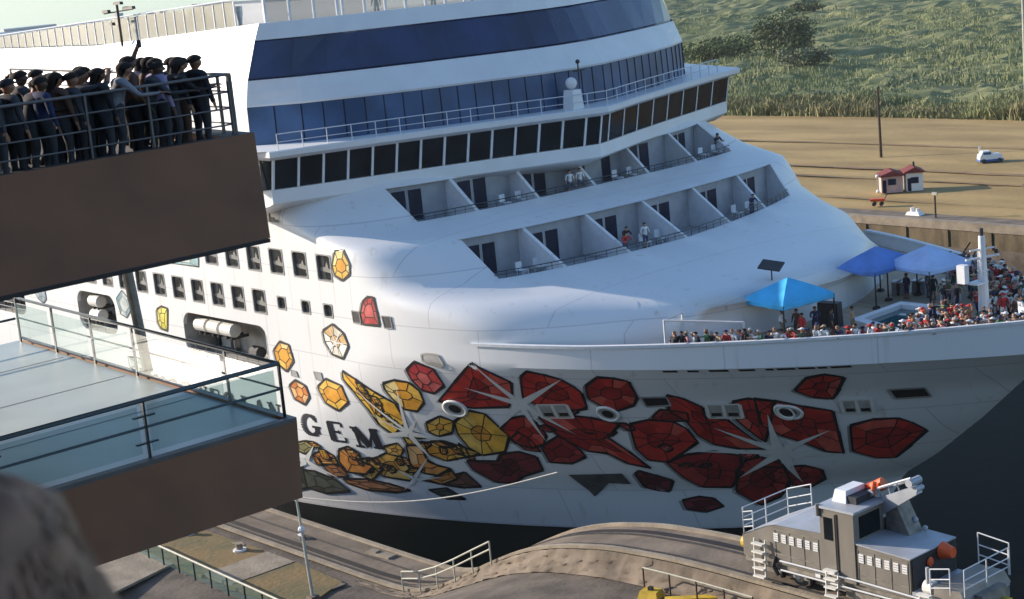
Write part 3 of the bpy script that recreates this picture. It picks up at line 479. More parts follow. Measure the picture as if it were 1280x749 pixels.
# ---- lifeboat recesses with raft canisters
for ri, (a, b, z0, z1) in enumerate(REC):
    m = MB().mat('recess_grey'); r = 1.0; D = 2.6
    m.box(a - .1, b + .1, -21 + D, -20.9 + D, z0 - .1, z1 + .1); m.box(a - .1, b + .1, -20.95, -21 + D, z0 - .12, z0); m.box(a - .1, b + .1, -20.95, -21 + D, z1, z1 + .12)
    m.box(a - .12, a, -20.95, -21 + D, z0, z1); m.box(b, b + .12, -20.95, -21 + D, z0, z1)
    # rounded corner fillets flush in the opening
    m.mat('white_hull')
    for (cx, cz, sx, sz) in ((a, z1, 1, -1), (b, z1, -1, -1), (a, z0, 1, 1), (b, z0, -1, 1)):
        pts = [(cx - .02 * sx, cz - .02 * sz)] + [(cx + sx * (r - r * math.sin(rad(t))), cz + sz * (r - r * math.cos(rad(t)))) for t in range(0, 91, 15)]
        if sx * sz > 0: pts = pts[::-1]
        m.prism_y(pts, -20.99, -20.7)
    m.mat('window_frame').path([(a + .1, -21.0, z0 + .9), (b - .1, -21.0, z0 + .9)], .04); m.path([(a + .1, -21.0, z0 + .5), (b - .1, -21.0, z0 + .5)], .03)
    for i in range(1, int((b - a) / 1.4)): m.tube((a + i * 1.4, -21.0, z0), (a + i * 1.4, -21.0, z0 + .9), .03)
    part('boat_recess', m, ship)
    nc = 3 if ri == 0 else 2
    for i in range(nc):
        c = MB().mat('raft_white'); x = a + 1.0 + i * 1.8 if ri == 0 else a + 1.3; zz = z1 - 1.0 if ri == 0 else z1 - .9 - i * 1.15
        c.tube((x, -20.3, zz), (x + 1.42, -20.3, zz), .50, 14); c.tube((x + 1.42, -20.3, zz), (x + 1.5, -20.3, zz), .50, 14, .36); c.mat('window_dark')
        c.tube((x + .68, -20.2, zz), (x + .76, -20.2, zz), .52, 14); c.tube((x + .2, -20.2, zz), (x + .26, -20.2, zz), .515, 14)
        c.mat('black_metal').box(x + .3, x + .4, -20.5, -19.0, zz - .72, zz - .5); c.box(x + 1.0, x + 1.1, -20.5, -19.0, zz - .72, zz - .5)
        part('life_raft', c, ship, smooth=False)
    d = MB().mat('mule_dark')
    part('bollard_bitts', MB().mat('mule_dark').box(a + .6, a + 3.6, -19.0, -18.6, z0, z0 + .3).box(a + .9, a + 1.2, -18.95, -18.65, z0 + .29, z0 + 1.0).box(a + 2.9, a + 3.2, -18.95, -18.65, z0 + .29, z0 + 1.0), ship)
    d.tube((b - 4.6, -19.4, z0 + .6), (b - 3.6, -19.4, z0 + .6), .45, 10); part('winch_drum', d, ship); d = MB(); part('stanchion', MB().mat('white_trim').tube((b - 1.6, -20.0, z0), (b - 1.6, -20.0, z1), .09, 8), ship); part('winch_frame', MB().mat('recess_grey').box(a + 1.6, a + 3.4, -18.9, -18.45, z0, z0 + 1.3), ship)

# ---- painted gems, drawn on the plating as thin paint layers
def on_hull(u, z, off):
    e = .05; f = side_half
    y = f(u, z); du = (f(u + e, z) - f(u - e, z)) / (2 * e); dz = (f(u, z + e) - f(u, z - e)) / (2 * e)
    n = Vector((-du, -1.0, -dz)); n.normalize()
    return Vector((u, -y, z)) + n * off
def hull_patch(mb, poly, off, seg=.45):
    # a filled quad / n-gon subdivided finely enough to follow the plating
    if len(poly) == 4:
        a, b, c, d = poly; n = max(1, int(max(math.dist(a, b), math.dist(c, d)) / seg)); k = max(1, int(max(math.dist(b, c), math.dist(a, d)) / seg)); n = min(n, 10); k = min(k, 10)
        mb.grid([[on_hull(*(lerp(lerp(a[q], b[q], i / n), lerp(d[q], c[q], i / n), j / k) for q in (0, 1)), off) for i in range(n + 1)] for j in range(k + 1)])
    else:
        cx = sum(p[0] for p in poly) / len(poly); cz = sum(p[1] for p in poly) / len(poly)
        for p, q in zip(poly, poly[1:] + poly[:1]):
            hull_patch(mb, [p, q, ((q[0] * .35 + cx * .65), (q[1] * .35 + cz * .65)), ((p[0] * .35 + cx * .65), (p[1] * .35 + cz * .65))], off, seg)
            mb.add([on_hull(*x, off) for x in (((p[0] * .35 + cx * .65), (p[1] * .35 + cz * .65)), ((q[0] * .35 + cx * .65), (q[1] * .35 + cz * .65)), (cx, cz))], [(0, 1, 2)])
def hull_line(mb, a, b, w0, w1, off, fx=1.0):
    # fx squeezes widths along u where the plating turns away
    dx, dz = b[0] - a[0], b[1] - a[1]; l = math.hypot(dx, dz) or 1; nx, nz = -dz / l * fx, dx / l
    hull_patch(mb, [(a[0] - nx * w0 / 2, a[1] - nz * w0 / 2), (b[0] - nx * w1 / 2, b[1] - nz * w1 / 2), (b[0] + nx * w1 / 2, b[1] + nz * w1 / 2), (a[0] + nx * w0 / 2, a[1] + nz * w0 / 2)], off)
def squeeze(u, z):
    e = .1; du = (side_half(u + e, z) - side_half(u - e, z)) / (2 * e); return 1 / math.sqrt(1 + du * du)
rg = random.Random(3)
for gi, (kind, pts) in enumerate(ART['gems']):
    pts = [tuple(p) for p in pts]; n = len(pts); cx = sum(p[0] for p in pts) / n; cz = sum(p[1] for p in pts) / n
    area = abs(sum(pts[i][0] * pts[(i + 1) % n][1] - pts[(i + 1) % n][0] * pts[i][1] for i in range(n))) / 2
    m = MB(); fx = squeeze(cx, cz); off = .012 + (gi % 6) * .005; big = area > 6
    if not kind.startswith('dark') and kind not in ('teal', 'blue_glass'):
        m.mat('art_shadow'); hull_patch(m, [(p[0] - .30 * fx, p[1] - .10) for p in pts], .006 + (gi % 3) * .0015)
    k = rg.uniform(.36, .52); ox, oz = rg.uniform(-.1, .1), rg.uniform(-.1, .1)
    if kind == 'yellow_fan': apex = (13.2, 4.2)
    inner = [(cx + (p[0] - cx) * k + (p[0] - cx) * ox, cz + (p[1] - cz) * k + (p[1] - cz) * oz) for p in pts]
    order = [rg.choice((0, 0, 1, 2)) for _ in pts]
    for i in range(n):
        j = (i + 1) % n; m.mat('art_%s_%d' % (kind, order[i])); hull_patch(m, [pts[i], pts[j], inner[j], inner[i]], off + .012)
    m.mat('art_%s_%d' % (kind, 1)); hull_patch(m, inner, off + .012)
    m.mat('black_line')
    lw = .14 if area > 2 else .115
    if kind in ('teal', 'blue_glass'): lw = .07
    for i in range(n):
        j = (i + 1) % n
        hull_line(m, pts[i], pts[j], lw * (1.5 if (pts[i][1] > cz or pts[i][0] > cx) else .9), lw, off + .02, fx)
        lm = lw * .5
        hull_line(m, inner[i], inner[j], lm, lm, off + .019, fx)
        if i % 2 == 0 or n < 8: hull_line(m, pts[i], inner[i], lm, lm * .8, off + .0185, fx)
    if big:
        for i in range(0, n, 2): hull_line(m, inner[i], (cx, cz), .07, .06, off + .018, fx)
        for i in range(n):
            j = (i + 1) % n; a = ((pts[i][0] + pts[j][0]) / 2, (pts[i][1] + pts[j][1]) / 2); b = ((inner[i][0] + inner[j][0]) / 2, (inner[i][1] + inner[j][1]) / 2)
            if math.dist(pts[i], pts[j]) > 1.6: hull_line(m, a, b, .07, .07, off + .018, fx)
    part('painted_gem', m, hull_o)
for (c, tips, w) in ART['stars']:
    m = MB().mat('art_star'); fx = squeeze(*c); c = tuple(c)
    ts = sorted(tips, key=lambda t: math.atan2(t[1] - c[1], (t[0] - c[0]) / fx)); n = len(ts); R = .62 if w < .13 or w > .15 else .62
    size = sum(math.hypot((t[0] - c[0]) / fx, t[1] - c[1]) for t in ts) / n; R = size * w * .95
    for i in range(n):
        a = math.atan2(ts[i][1] - c[1], (ts[i][0] - c[0]) / fx); a0 = math.atan2(ts[i - 1][1] - c[1], (ts[i - 1][0] - c[0]) / fx); a1 = math.atan2(ts[(i + 1) % n][1] - c[1], (ts[(i + 1) % n][0] - c[0]) / fx)
        if a0 > a: a0 -= 2 * math.pi
        if a1 < a: a1 += 2 * math.pi
        b0, b1 = (a + a0) / 2, (a + a1) / 2
        b0 = max(b0, a - .8); b1 = min(b1, a + .8)
        p0 = (c[0] + math.cos(b0) * R * fx, c[1] + math.sin(b0) * R); p1 = (c[0] + math.cos(b1) * R * fx, c[1] + math.sin(b1) * R)
        t = tuple(ts[i]); tl = (t[0] - .01, t[1])
        hull_patch(m, [p0, t, tl, p1], .066, .4); m.add([on_hull(*x, .066) for x in (p0, p1, c)], [(0, 1, 2)])
    part('painted_starburst', m, hull_o)
# ---- lettering, serif capitals
def glyph(ch):
    T, t = .26, .09; s = []
    def st(x0, y0, x1, y1, w): s.append(((x0, y0), (x1, y1), w))
    def sf(x, y, w=.34): s.append(((x - w / 2, y), (x + w / 2, y), .07))
    def arc(cx, cy, rx, ry, a0, a1, n=24, thick=True):
        p = [(cx + rx * math.cos(rad(a0 + (a1 - a0) * i / n)), cy + ry * math.sin(rad(a0 + (a1 - a0) * i / n)), a0 + (a1 - a0) * i / n) for i in range(n + 1)]
        for a, b in zip(p, p[1:]): s.append(((a[0], a[1]), (b[0], b[1]), t + (T - t) * abs(math.cos(rad((a[2] + b[2]) / 2))) ** 1.3))
    if ch == 'G': arc(.52, .5, .38, .46, 50, 310); st(.80, .10, .80, .44, T * .8); sf(.78, .44, .4); st(.80, .68, .80, .92, .09)
    if ch == 'O': arc(.52, .5, .38, .46, 0, 360, 18)
    if ch == 'E': st(.28, .03, .28, .97, T); st(.2, .965, .82, .965, .07); st(.2, .035, .84, .035, .07); st(.3, .5, .64, .5, .07); st(.82, .96, .82, .76, .08); st(.84, .04, .84, .26, .08); st(.64, .6, .64, .4, .06)
    if ch == 'M': st(.16, .03, .16, .97, t); st(.16, .97, .52, .08, T); st(.52, .06, .86, .97, t); st(.86, .03, .86, .97, T); sf(.16, .035); sf(.86, .035, .42); sf(.14, .965, .3); sf(.9, .965, .3)
    if ch == 'N': st(.18, .03, .18, .97, t); st(.18, .97, .80, .05, T); st(.80, .03, .80, .97, t); sf(.18, .035); sf(.80, .965); sf(.14, .965, .3)
    if ch == 'R': st(.26, .03, .26, .97, T); st(.2, .965, .55, .965, .07); st(.26, .5, .55, .5, .07); arc(.52, .735, .24, .235, 90, -90, 8); st(.50, .5, .84, .03, T * .85); sf(.26, .035, .42); sf(.86, .035, .26)
    if ch == 'W': st(.06, .97, .30, .05, T * .8); st(.30, .05, .50, .9, t); st(.50, .9, .72, .05, T * .8); st(.72, .05, .94, .97, t); sf(.08, .965, .3); sf(.92, .965, .26)
    if ch == 'I': st(.5, .03, .5, .97, T); sf(.5, .035, .42); sf(.5, .965, .42)
    if ch == 'A': st(.12, .03, .48, .97, t); st(.48, .97, .86, .03, T); st(.26, .36, .68, .36, .07); sf(.12, .035, .3); sf(.86, .035, .36)
    return s
def letter(ch, u, z, w, h, lean=0.0):
    m = MB().mat('letter_ink')
    for (a, b, wd) in glyph(ch):
        f = lambda p: (u + p[0] * w, z + p[1] * h + p[0] * lean)
        hull_line(m, f(a), f(b), wd * 1.3 * (w + h) / 2, wd * 1.3 * (w + h) / 2, .03)
    part('painted_letter', m, hull_o)
T_ = ART['txt']; G0 = T_['G'][0][0]; GZ = T_['G'][2][1]; M0 = T_['M'][0][0] - .15; MZ = T_['M'][2][1] - .1
for i, (u_, z_, w_) in enumerate(((G0, GZ, 2.2), (lerp(G0, M0, .5) + .05, lerp(GZ, MZ, .5), 2.1), (M0, MZ, 2.35))): letter('GEM'[i], u_, z_, w_, 1.5, .05)
for i, ch in enumerate('NORWEGIAN'): letter(ch, -20.6 + i * 1.98, 2.95, 1.75, 1.45)

# ---- fairleads, mooring ports, slots, one painted shadow patch
def fairlead(c, ex, ez):
    m = MB(); fx = squeeze(*c); R = abs(ez[1] - c[1]); n = 20
    rx = max(abs(ex[0] - c[0]), R * fx * .9)
    def loop(k, off): return [on_hull(c[0] + rx * k * math.cos(2 * math.pi * i / n), c[1] + R * k * math.sin(2 * math.pi * i / n), off) for i in range(n + 1)]
    m.mat('raft_white').grid([loop(1.0, .03), loop(.97, .16), loop(.8, .16), loop(.74, .09)])
    m.mat('recess_grey').grid([loop(.74, .09), loop(.4, .085), loop(.0, .08)])
    m.mat('black_line').grid([loop(.5, .095), loop(.25, .1), loop(.02, .1)])
    part('fairlead', m, hull_o, smooth=True)
for c, ex, ez in ART['fair'][:3]: fairlead(c, ex, ez)
c, ex, ez = ART['fair'][3]; fairlead(c, ex, ez)
def port(pts, col='black_line', frame='art_shadow', fw=.12):
    m = MB(); pts = [tuple(p) for p in pts]; fx = squeeze(*pts[0]); m.mat(col); hull_patch(m, pts, .05)
    m.mat(frame)
    for a, b in zip(pts, pts[1:] + pts[:1]): hull_line(m, a, b, fw, fw, .075, fx)
    part('hull_port_or_shadow', m, hull_o)
P_ = ART['ports']
port(P_['gray_oval'], 'recess_grey', 'recess_grey'); port(P_['p1'], 'art_shadow', 'art_shadow', .06); port(P_['p2'], 'art_shadow', 'art_shadow', .06)
port(P_['dark1']); port(P_['dark2']); port(P_['l1'], 'window_dark', 'window_frame', .08); port(P_['l2'], 'window_dark', 'window_frame', .08)
port([(-1.5, 17.55), (-.35, 17.55), (-.35, 18.4), (-1.5, 18.4)], 'black_line', 'window_frame', .06)
port(P_['gray_shadow'], 'window_dark', 'window_dark', .05)  # dark grey shadow patch, painted flat on the hull
for key in ('boxB', 'boxC', 'boxS'):
    q = P_[key]; L_ = lambda s, t: tuple(lerp(lerp(q[0][i], q[1][i], s), lerp(q[3][i], q[2][i], s), t) for i in (0, 1))
    m = MB(); fx = squeeze(*q[0])
    for s0, s1 in ((0.04, .46), (.54, .96)):
        m.mat('recess_grey'); hull_patch(m, [L_(s0, .08), L_(s1, .08), L_(s1, .92), L_(s0, .92)], .075)
        m.mat('black_line'); hull_patch(m, [L_(s0 + .06, .62), L_(s1 - .06, .62), L_(s1 - .06, .86), L_(s0 + .06, .86)], .085)
    m.mat('raft_white')
    for s in (0, .5, 1): hull_line(m, L_(s, 0), L_(s, 1), .2, .2, .11, fx)
    for t in (0, 1): hull_line(m, L_(0, t), L_(1, t), .1, .1, .10, fx)
    part('mooring_port', m, hull_o)
rg = random.Random(5); u = 28.3
while u < 37.2:
    l = rg.uniform(.35, 1.0); m = MB().mat('black_line'); hull_patch(m, [(u, 9.22), (u + l, 9.22), (u + l, 9.36), (u, 9.36)], .03); part('drain_slot', m, hull_o); u += l + rg.choice((.12, .15, .5))
# bulwark cap
cap = MB().mat('white_trim')
for sg in (-1, 1):
    e = [48.5 - 31.5 * (i / 60) ** 1.3 for i in range(61)]; ro = []; 
    prof = [(.09, -.04), (.09, .13), (-.3, .13), (-.3, -.02)]
    for dx, dz in prof:
        ro.append([(u, sg * max(0, half_beam(u, 10.6) + dx) if u < 48.4 else 0, bulwark_top(u) + dz) for u in e][::(1 if sg > 0 else -1)])
    cap.grid(ro)
part('bulwark_cap', cap, hull_o)
inn = MB().mat('white_paint')
for sg in (-1, 1):
    e = [48.2 - 31.2 * (i / 50) for i in range(51)]
    inn.grid([[(u, sg * max(0, half_beam(u, 10.6) - .14), z if z < 10 else bulwark_top(u)) for u in e][::sg] for z in (9.7, 11)])
part('bulwark_lining', inn, hull_o)
# foredeck
dk = MB().mat('deck_tan'); e = [14 + 34.2 * i / 40 for i in range(41)]
dk.grid([[(u, -max(0, half_beam(u, 9.8) - .1) + 2 * max(0, half_beam(u, 9.8) - .1) * t, 9.8) for u in e] for t in (0, .25, .5, .75, 1)][::-1])
deck_o = part('foredeck', dk, ship)
pf = MB().mat('white_paint'); pf.prism([(41.6, -2.2), (43.4, -1.6), (46.2, -.4), (46.2, .4), (43.4, 2.2), (41.2, 3.4)], 9.8, 10.5); part('bow_platform', pf, ship)
pl = MB(); PO = [(33.0, -2.9), (37.6, -4.4), (36.6, 2.4), (32.8, 2.3)]
def inset(p, k): cx = sum(a for a, b in p) / 4; cy = sum(b for a, b in p) / 4; return [(cx + (a - cx) * k, cy + (b - cy) * k) for a, b in p]
PI_ = inset(PO, .76); pl.mat('white_paint')
for i in range(4):
    j = (i + 1) % 4; a, b, c_, d = PO[i], PO[j], PI_[j], PI_[i]
    pl.add([(a[0], a[1], 9.8), (b[0], b[1], 9.8), (b[0], b[1], 10.4), (a[0], a[1], 10.4), (c_[0], c_[1], 10.4), (d[0], d[1], 10.4), (c_[0], c_[1], 9.85), (d[0], d[1], 9.85)], [(0, 1, 2, 3), (3, 2, 4, 5), (5, 4, 6, 7)])
part('pool_surround', pl, ship)
part('pool_water', MB().mat('pool_water').prism(PI_, 9.82, 10.12), ship)
# helicopter style white line work on the deck is not shown in the photo; mast
ms = MB().mat('white_paint'); ms.tube((0, 0, 0), (0, 0, 5.3), .34, 12, .20); 
mo = part('foremast', ms, ship, loc=(39.3, 1.7, 9.8))
yb = MB().mat('white_trim'); yb.tube((-.4, -1.1, 4.0), (.4, 1.1, 4.0), .07); yb.tube((-.3, -.8, 4.5), (.3, .8, 4.5), .05); yb.box(-.25, .25, -.25, .25, 3.2, 3.26); part('yard', yb, mo)
part('mast_lamp', MB().mat('black_metal').tube((0, 0, 5.3), (0, 0, 5.75), .11, 8), mo)
for sx in (1, -1): part('mast_lamp', MB().mat('black_metal').sphere((.35 * sx, .9 * sx, 4.25), .14), mo)
# lb
sbx = MB().mat('white_trim').box(-.9, -.35, -1.35, -.9, 2.6, 3.7); part('speaker_box', sbx, mo); part('bracket', MB().mat('white_trim').box(-.5, .3, -1.0, .1, 2.5, 2.6), mo)
lad = MB().mat('white_trim')
for x in (-.12, .12): lad.tube((x, -.42, 0), (x, -.3, 4.6), .02, 4)
for i in range(15): lad.tube((-.12, -.42 + .12 * i / 15, .25 + .3 * i), (.12, -.42 + .12 * i / 15, .25 + .3 * i), .018, 4)
part('mast_ladder', lad, mo)

# ---- bridge
UBP = [(0, 9.3), (1.2, 8.9), (6, 6.95), (11, 5.1), (16.5, 3.2), (22.3, 1.2)]
def UB(v): return interp(abs(v), UBP)
bv = [-22.3, -19.5, -16.5, -13.7, -11, -8.5, -6, -3.6, -1.2, 0, 1.2, 3.6, 6, 8.5, 11, 13.7, 16.5, 19.5, 22.3]
def bloop(o, z, aft=-5.0): return [(aft, -22.3 - o * .5, z)] + [(UB(v) + o, v + math.copysign(o * .5, v) * (abs(v) > 22), z) for v in bv] + [(aft, 22.3 + o * .5, z)]
b1 = MB().mat('white_paint'); b1.grid([bloop(-2.6, 18.2), bloop(-.25, 18.95), bloop(0, 19.1), bloop(.02, 20.0), bloop(-.25, 20.03)])
br = part('bridge', b1, ship, weld=True)
b2 = MB().mat('white_paint'); b2.grid([bloop(.2, 22.0), bloop(.55, 22.02), bloop(1.15, 22.28), bloop(1.2, 22.62), bloop(1.05, 22.68), bloop(-9, 22.66)])
b2.mat('window_dark').grid([bloop(-.6, 20.0), bloop(-.6, 22.0)])
part('bridge_roof', b2, ship)
def band(mb, us_fn, v0, v1, z0, z1, o0, o1, th=.05, n=1):
    a = (us_fn(v0) + o0, v0, z0); b = (us_fn(v1) + o0, v1, z0); c = (us_fn(v1) + o1, v1, z1); d = (us_fn(v0) + o1, v0, z1)
    back = [(p[0] - th, p[1], p[2]) for p in (a, b, c, d)]
    mb.add([a, b, c, d] + back, [(0, 1, 2, 3), (7, 6, 5, 4), (0, 4, 5, 1), (1, 5, 6, 2), (2, 6, 7, 3), (3, 7, 4, 0)])
vb = [-22.2 + 1.62 * i for i in range(14)]; vb[-1] = -1.15
vb = vb + [0.0] + [1.15, 3.6, 6.0, 8.6, 11.2, 13.8, 16.4, 19.2, 22.2]
for i, (v0, v1) in enumerate(zip(vb, vb[1:])):
    m = MB().mat('bridge_glass'); band(m, UB, v0 + .08, v1 - .08, 20.05, 21.98, 0.0, .45); part('bridge_window', m, br)
for v in vb:
    m = MB().mat('white_trim'); band(m, UB, v - .07, v + .07, 20.02, 22.02, .05, .5, .12); part('mullion', m, br)
for sg in (-1, 1):   # wing end windows
    m = MB().mat('bridge_glass'); y = sg * 22.3
    for a_, b_ in ((-4.9, -2.2), (-2.0, .9)):
        m.add([(a_, y, 20.05), (b_, y, 20.05), (b_, y + sg * .22, 21.98), (a_, y + sg * .22, 21.98)], [(0, 1, 2, 3)])
    part('bridge_window', m, br)
def railing(name, pts, h, parent, mats=('rail_white',), r=.035, mids=(.5,), every=1, label=None):
    m = MB().mat(mats[0]); m.path([(p[0], p[1], p[2] + h) for p in pts], r)
    for t in mids: m.path([(p[0], p[1], p[2] + h * t) for p in pts], r * .7)
    part(name, m, parent)
    for p in pts[::every]:
        q = MB().mat(mats[0]).tube((p[0], p[1], p[2]), (p[0], p[1], p[2] + h), r); part('rail_post', q, parent)
rp = []
for i in range(27): v = -22 + i * 1.6; rp.append((UB(v) + .8, v, 22.66))
railing('bridge_roof_rail', rp, 1.05, ship)
pod = MB().mat('white_paint'); pod.box(7.9, 9.0, -1.9, -.9, 22.66, 24.0, (.1, .1, .1, .1)); pdo = part('radar_pedestal', pod, ship)
part('radar_dome', MB().mat('white_paint').sphere((8.4, -1.4, 24.45), .42, 12, 8), ship, smooth=True)
s_ = MB().mat('black_metal').tube((8.7, -.9, 24), (8.7, -.9, 25.9), .05); s_.sphere((8.7, -.9, 25.9), .16); s_.box(8.5, 8.6, -1.2, -.2, 25.2, 25.3); part('searchlight', s_, ship)
# ---- observation lounge, blue glass band and white fronts
USP = [(0, 7.5), (3, 7.2), (6.5, 6.1), (11, 4.5), (15, 2.6), (18.5, .4), (21, -2.7)]
def US(v): return interp(abs(v), USP)
def fo(off, v): return off * (1 - .95 * (abs(v) / 21) ** 4)
ZP = [(22.6, 0, 21), (25.2, -.12, 20.95), (25.4, .05, 20.95), (27.0, -1.25, 20.6), (27.1, -1.45, 20.5), (29.5, -2.6, 19.6), (29.6, -2.45, 19.6), (30.7, -2.8, 19.1)]
def so(z): return interp(z, [(a, b) for a, b, c in ZP]), interp(z, [(a, c) for a, b, c in ZP])
lv = [-21, -18.5, -15, -13, -11, -8.8, -6.5, -4.7, -3, -1.5, 0, 1.5, 3, 4.7, 6.5, 8.8, 11, 13, 15, 18.5, 21]
def sloop(z, aft=True, dz=None, o=0):
    off, hw = so(z); r = [(US(v) + fo(off, v) + o, v * hw / 21, z) for v in lv]
    if aft: 
        zz = z
        r = [(x, -hw, z - (0 if z < 30 else (abs(x) - 3) * .05)) for x in (-75, -40, -20, -8)] + r + [(x, hw, z) for x in (-8, -20, -40, -75)]
    return r
m = MB().mat('white_paint'); m.grid([[(x, y, 20.0) for x, y, z in sloop(22.6)], sloop(22.6)][::1])
so_ = part('superstructure', MB().mat('white_paint').grid([sloop(25.25, o=.02), sloop(25.4), sloop(26.2), sloop(27.0)]).grid([sloop(29.6, o=0), sloop(30.2), sloop(30.7)]).grid([sloop(30.7), [(x - .35 if abs(y) < 19.5 else x, y - math.copysign(.3, y), z) for x, y, z in sloop(30.7)]]), ship, smooth=False)
bk = MB().mat('dark_door').grid([sloop(22.6, False, o=-.15), sloop(25.3, False, o=-.15)]); bk.mat('blue_glass_band').grid([sloop(27.0, False, o=-.3), sloop(29.65, False, o=-.3)])
part('window_backing', bk, ship)
sw = MB().mat('white_paint')
for sg in (-1, 1):
    for a_, b_ in ((20.0, 22.6), (22.6, 25.3), (27.0, 29.6)):
        sw.grid([[(x, sg * (21 if z < 22 else so(z)[1]), z) for x in (-75, -30, US(21) + (fo(so(z)[0], 21) if z > 22 else 0))][::(1 if sg < 0 else -1)] for z in (a_, b_)])
part('side_wall', sw, ship)
fr = MB().mat('white_paint')
rf = [(x, y, z) for x, y, z in sloop(30.7)]
roof = MB().mat('deck_grey'); hw = 19.3
roof.grid([[(x, -hw, 30.1 + min(0, x + 3) * .045), (x, 0, 30.1 + min(0, x + 3) * .045), (x, hw, 30.1 + min(0, x + 3) * .045)] for x in (-75, -40, -20, -4)])
roof.grid([[(-4, v * .92, 30.1), (max(-4, US(v) - 3.1), v * .92, 30.1)] for v in lv])
part('top_deck', roof, ship)
# individual lounge windows and blue band panes
def pane_row(v_edges, z0, z1, matn, name, gap, o=0.0):
    for v0, v1 in zip(v_edges, v_edges[1:]):
        a0, h0 = so(z0); a1, h1 = so(z1); q = []
        for v, s in ((v0, gap), (v1, -gap)): q.append(((US(v) + fo(a0, v) + o, (v + s) * h0 / 21, z0), (US(v) + fo(a1, v) + o, (v + s) * h1 / 21, z1)))
        m = MB().mat(matn).add([q[0][0], q[1][0], q[1][1], q[0][1]] + [(p[0] - .06, p[1], p[2]) for p in (q[0][0], q[1][0], q[1][1], q[0][1])], [(0, 1, 2, 3), (0, 4, 5, 1), (1, 5, 6, 2), (2, 6, 7, 3), (3, 7, 4, 0)])
        part(name, m, so_)
ev = [-21 + 1.2 * i for i in range(36)]
pane_row(ev, 22.64, 25.22, 'sky_tint_window', 'lounge_window', .055)
ev = [-21 + 2.1 * i for i in range(21)]
pane_row(ev, 27.12, 29.5, 'blue_glass_band', 'band_pane', .004, .02)
# windscreen on the top deck
wsx = [(-6 - 1.35 * i) for i in range(50)]
for i, x in enumerate(wsx):
    zb = 30.1 + min(0, x + 3) * .045
    p = MB().mat('white_trim').box(x - .05, x + .05, -18.95, -18.85, zb, zb + 2.3); part('windscreen_post', p, ship)
    g = MB().mat('windscreen_glass').box(x - 1.29, x - .06, -18.91, -18.89, zb + .2, zb + 2.25); part('windscreen_panel', g, ship)
m = MB().mat('white_trim').path([(-5.5, -18.9, 32.4), (-74, -18.9, 32.4 - 69 * .045)], .06); part('windscreen_rail', m, ship)
for i in range(27):
    v = -18.4 + 1.4 * i; x = US(v) - 3.5 - (2.0 if abs(v) < 14 else 0)
    p = MB().mat('white_trim').box(x - .09, x + .09, v - .09, v + .09, 30.1, 32.6); part('windscreen_post', p, ship)
    if i < 26:
        v2 = v + 1.4; x2 = US(v2) - 3.5 - (2.0 if abs(v2) < 14 else 0)
        g = MB().mat('windscreen_glass').add([(x, v + .1, 30.3), (x2, v2 - .1, 30.3), (x2, v2 - .1, 32.5), (x, v + .1, 32.5)], [(0, 1, 2, 3)]); part('windscreen_panel', g, ship)
# white awning cloths hanging behind the screen
for i, (x, w) in enumerate(((-9, .5), (-12, .35), (-14, .6), (-17.4, .4), (-19, .3), (-24, .5), (-7, .4))):
    c = MB().mat('curtain'); rows = []
    for j in range(5): rows.append([(x + w * math.sin(k * 1.3 + i), -18.1 + .12 * math.sin(k * 2.1 + j) + .1 * k, 29.7 + j * .55) for k in range(5)])
    c.grid(rows); part('folded_sunshade', c, ship, smooth=True)
# ================================================================== WATER, LOCK WALLS, GROUND
wt = MB().mat('lock_water').add([(-5000, -5000, -3), (5000, -5000, -3), (5000, 5000, -3), (-5000, 5000, -3)], [(0, 1, 2, 3)]); struct('water', wt)
struct('lock_basin', MB().mat('basin_water').add([(-700, -29, -2.98), (460, -29, -2.98), (460, 64, -2.98), (-700, 64, -2.98)], [(0, 1, 2, 3)]))
RAMP = [(-80, 1.0), (22, 1.0), (25.5, 1.05), (27.6, 1.45), (30, 2.5), (33.8, 4.5), (36, 5.5), (38.5, 6.25), (42, 6.9), (46, 7.22), (49, 7.3), (80, 7.3)]
def ramp(u): return (interp(u - .9, RAMP) + interp(u - .3, RAMP) + interp(u + .3, RAMP) + interp(u + .9, RAMP)) / 4
def gz(u): return 1.0 + (ramp(u) - 1.0) * 0.82
UL = [-80, -40, -10, 5, 15, 20] + [22 + .75 * i for i in range(38)] + [52, 56, 60, 66, 75, 90]
tw = MB(); tw.mat('concrete')
def strip(mb, v0, v1, dz0, dz1, f0=ramp, f1=ramp, ul=UL): return mb.grid([[(u, v0, f0(u) + dz0) for u in ul], [(u, v1, f1(u) + dz1) for u in ul]])
strip(tw, -32.9, -29.0, 0, 0)
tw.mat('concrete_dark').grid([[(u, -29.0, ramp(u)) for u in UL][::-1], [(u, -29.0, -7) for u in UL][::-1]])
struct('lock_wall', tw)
cb = MB().mat('concrete_light')
for v in (-29.35, -32.9):
    cb.grid([[(u, v, ramp(u) - .02) for u in UL], [(u, v, ramp(u) + .13) for u in UL], [(u, v + .3, ramp(u) + .13) for u in UL], [(u, v + .3, ramp(u) - .02) for u in UL]])
struct('kerb', cb)
rl = MB().mat('rail_slot')
tv = lambda u: lerp(-31.8, -30.05, smooth((u - 22) / 12))
for d0, d1 in ((-.24, .2), (-.62, -.5)): rl.grid([[(u, tv(u) + d0, ramp(u) + .008) for u in UL], [(u, tv(u) + d1, ramp(u) + .008) for u in UL]])
struct('track_slot', rl)
rs = MB().mat('mule_dark')
for v in (-32.3, -30.62): rs.grid([[(u, v - .04, ramp(u) + .006) for u in UL], [(u, v - .04, ramp(u) + .07) for u in UL], [(u, v + .04, ramp(u) + .07) for u in UL], [(u, v + .04, ramp(u) + .006) for u in UL]])
struct('track_rail', rs)
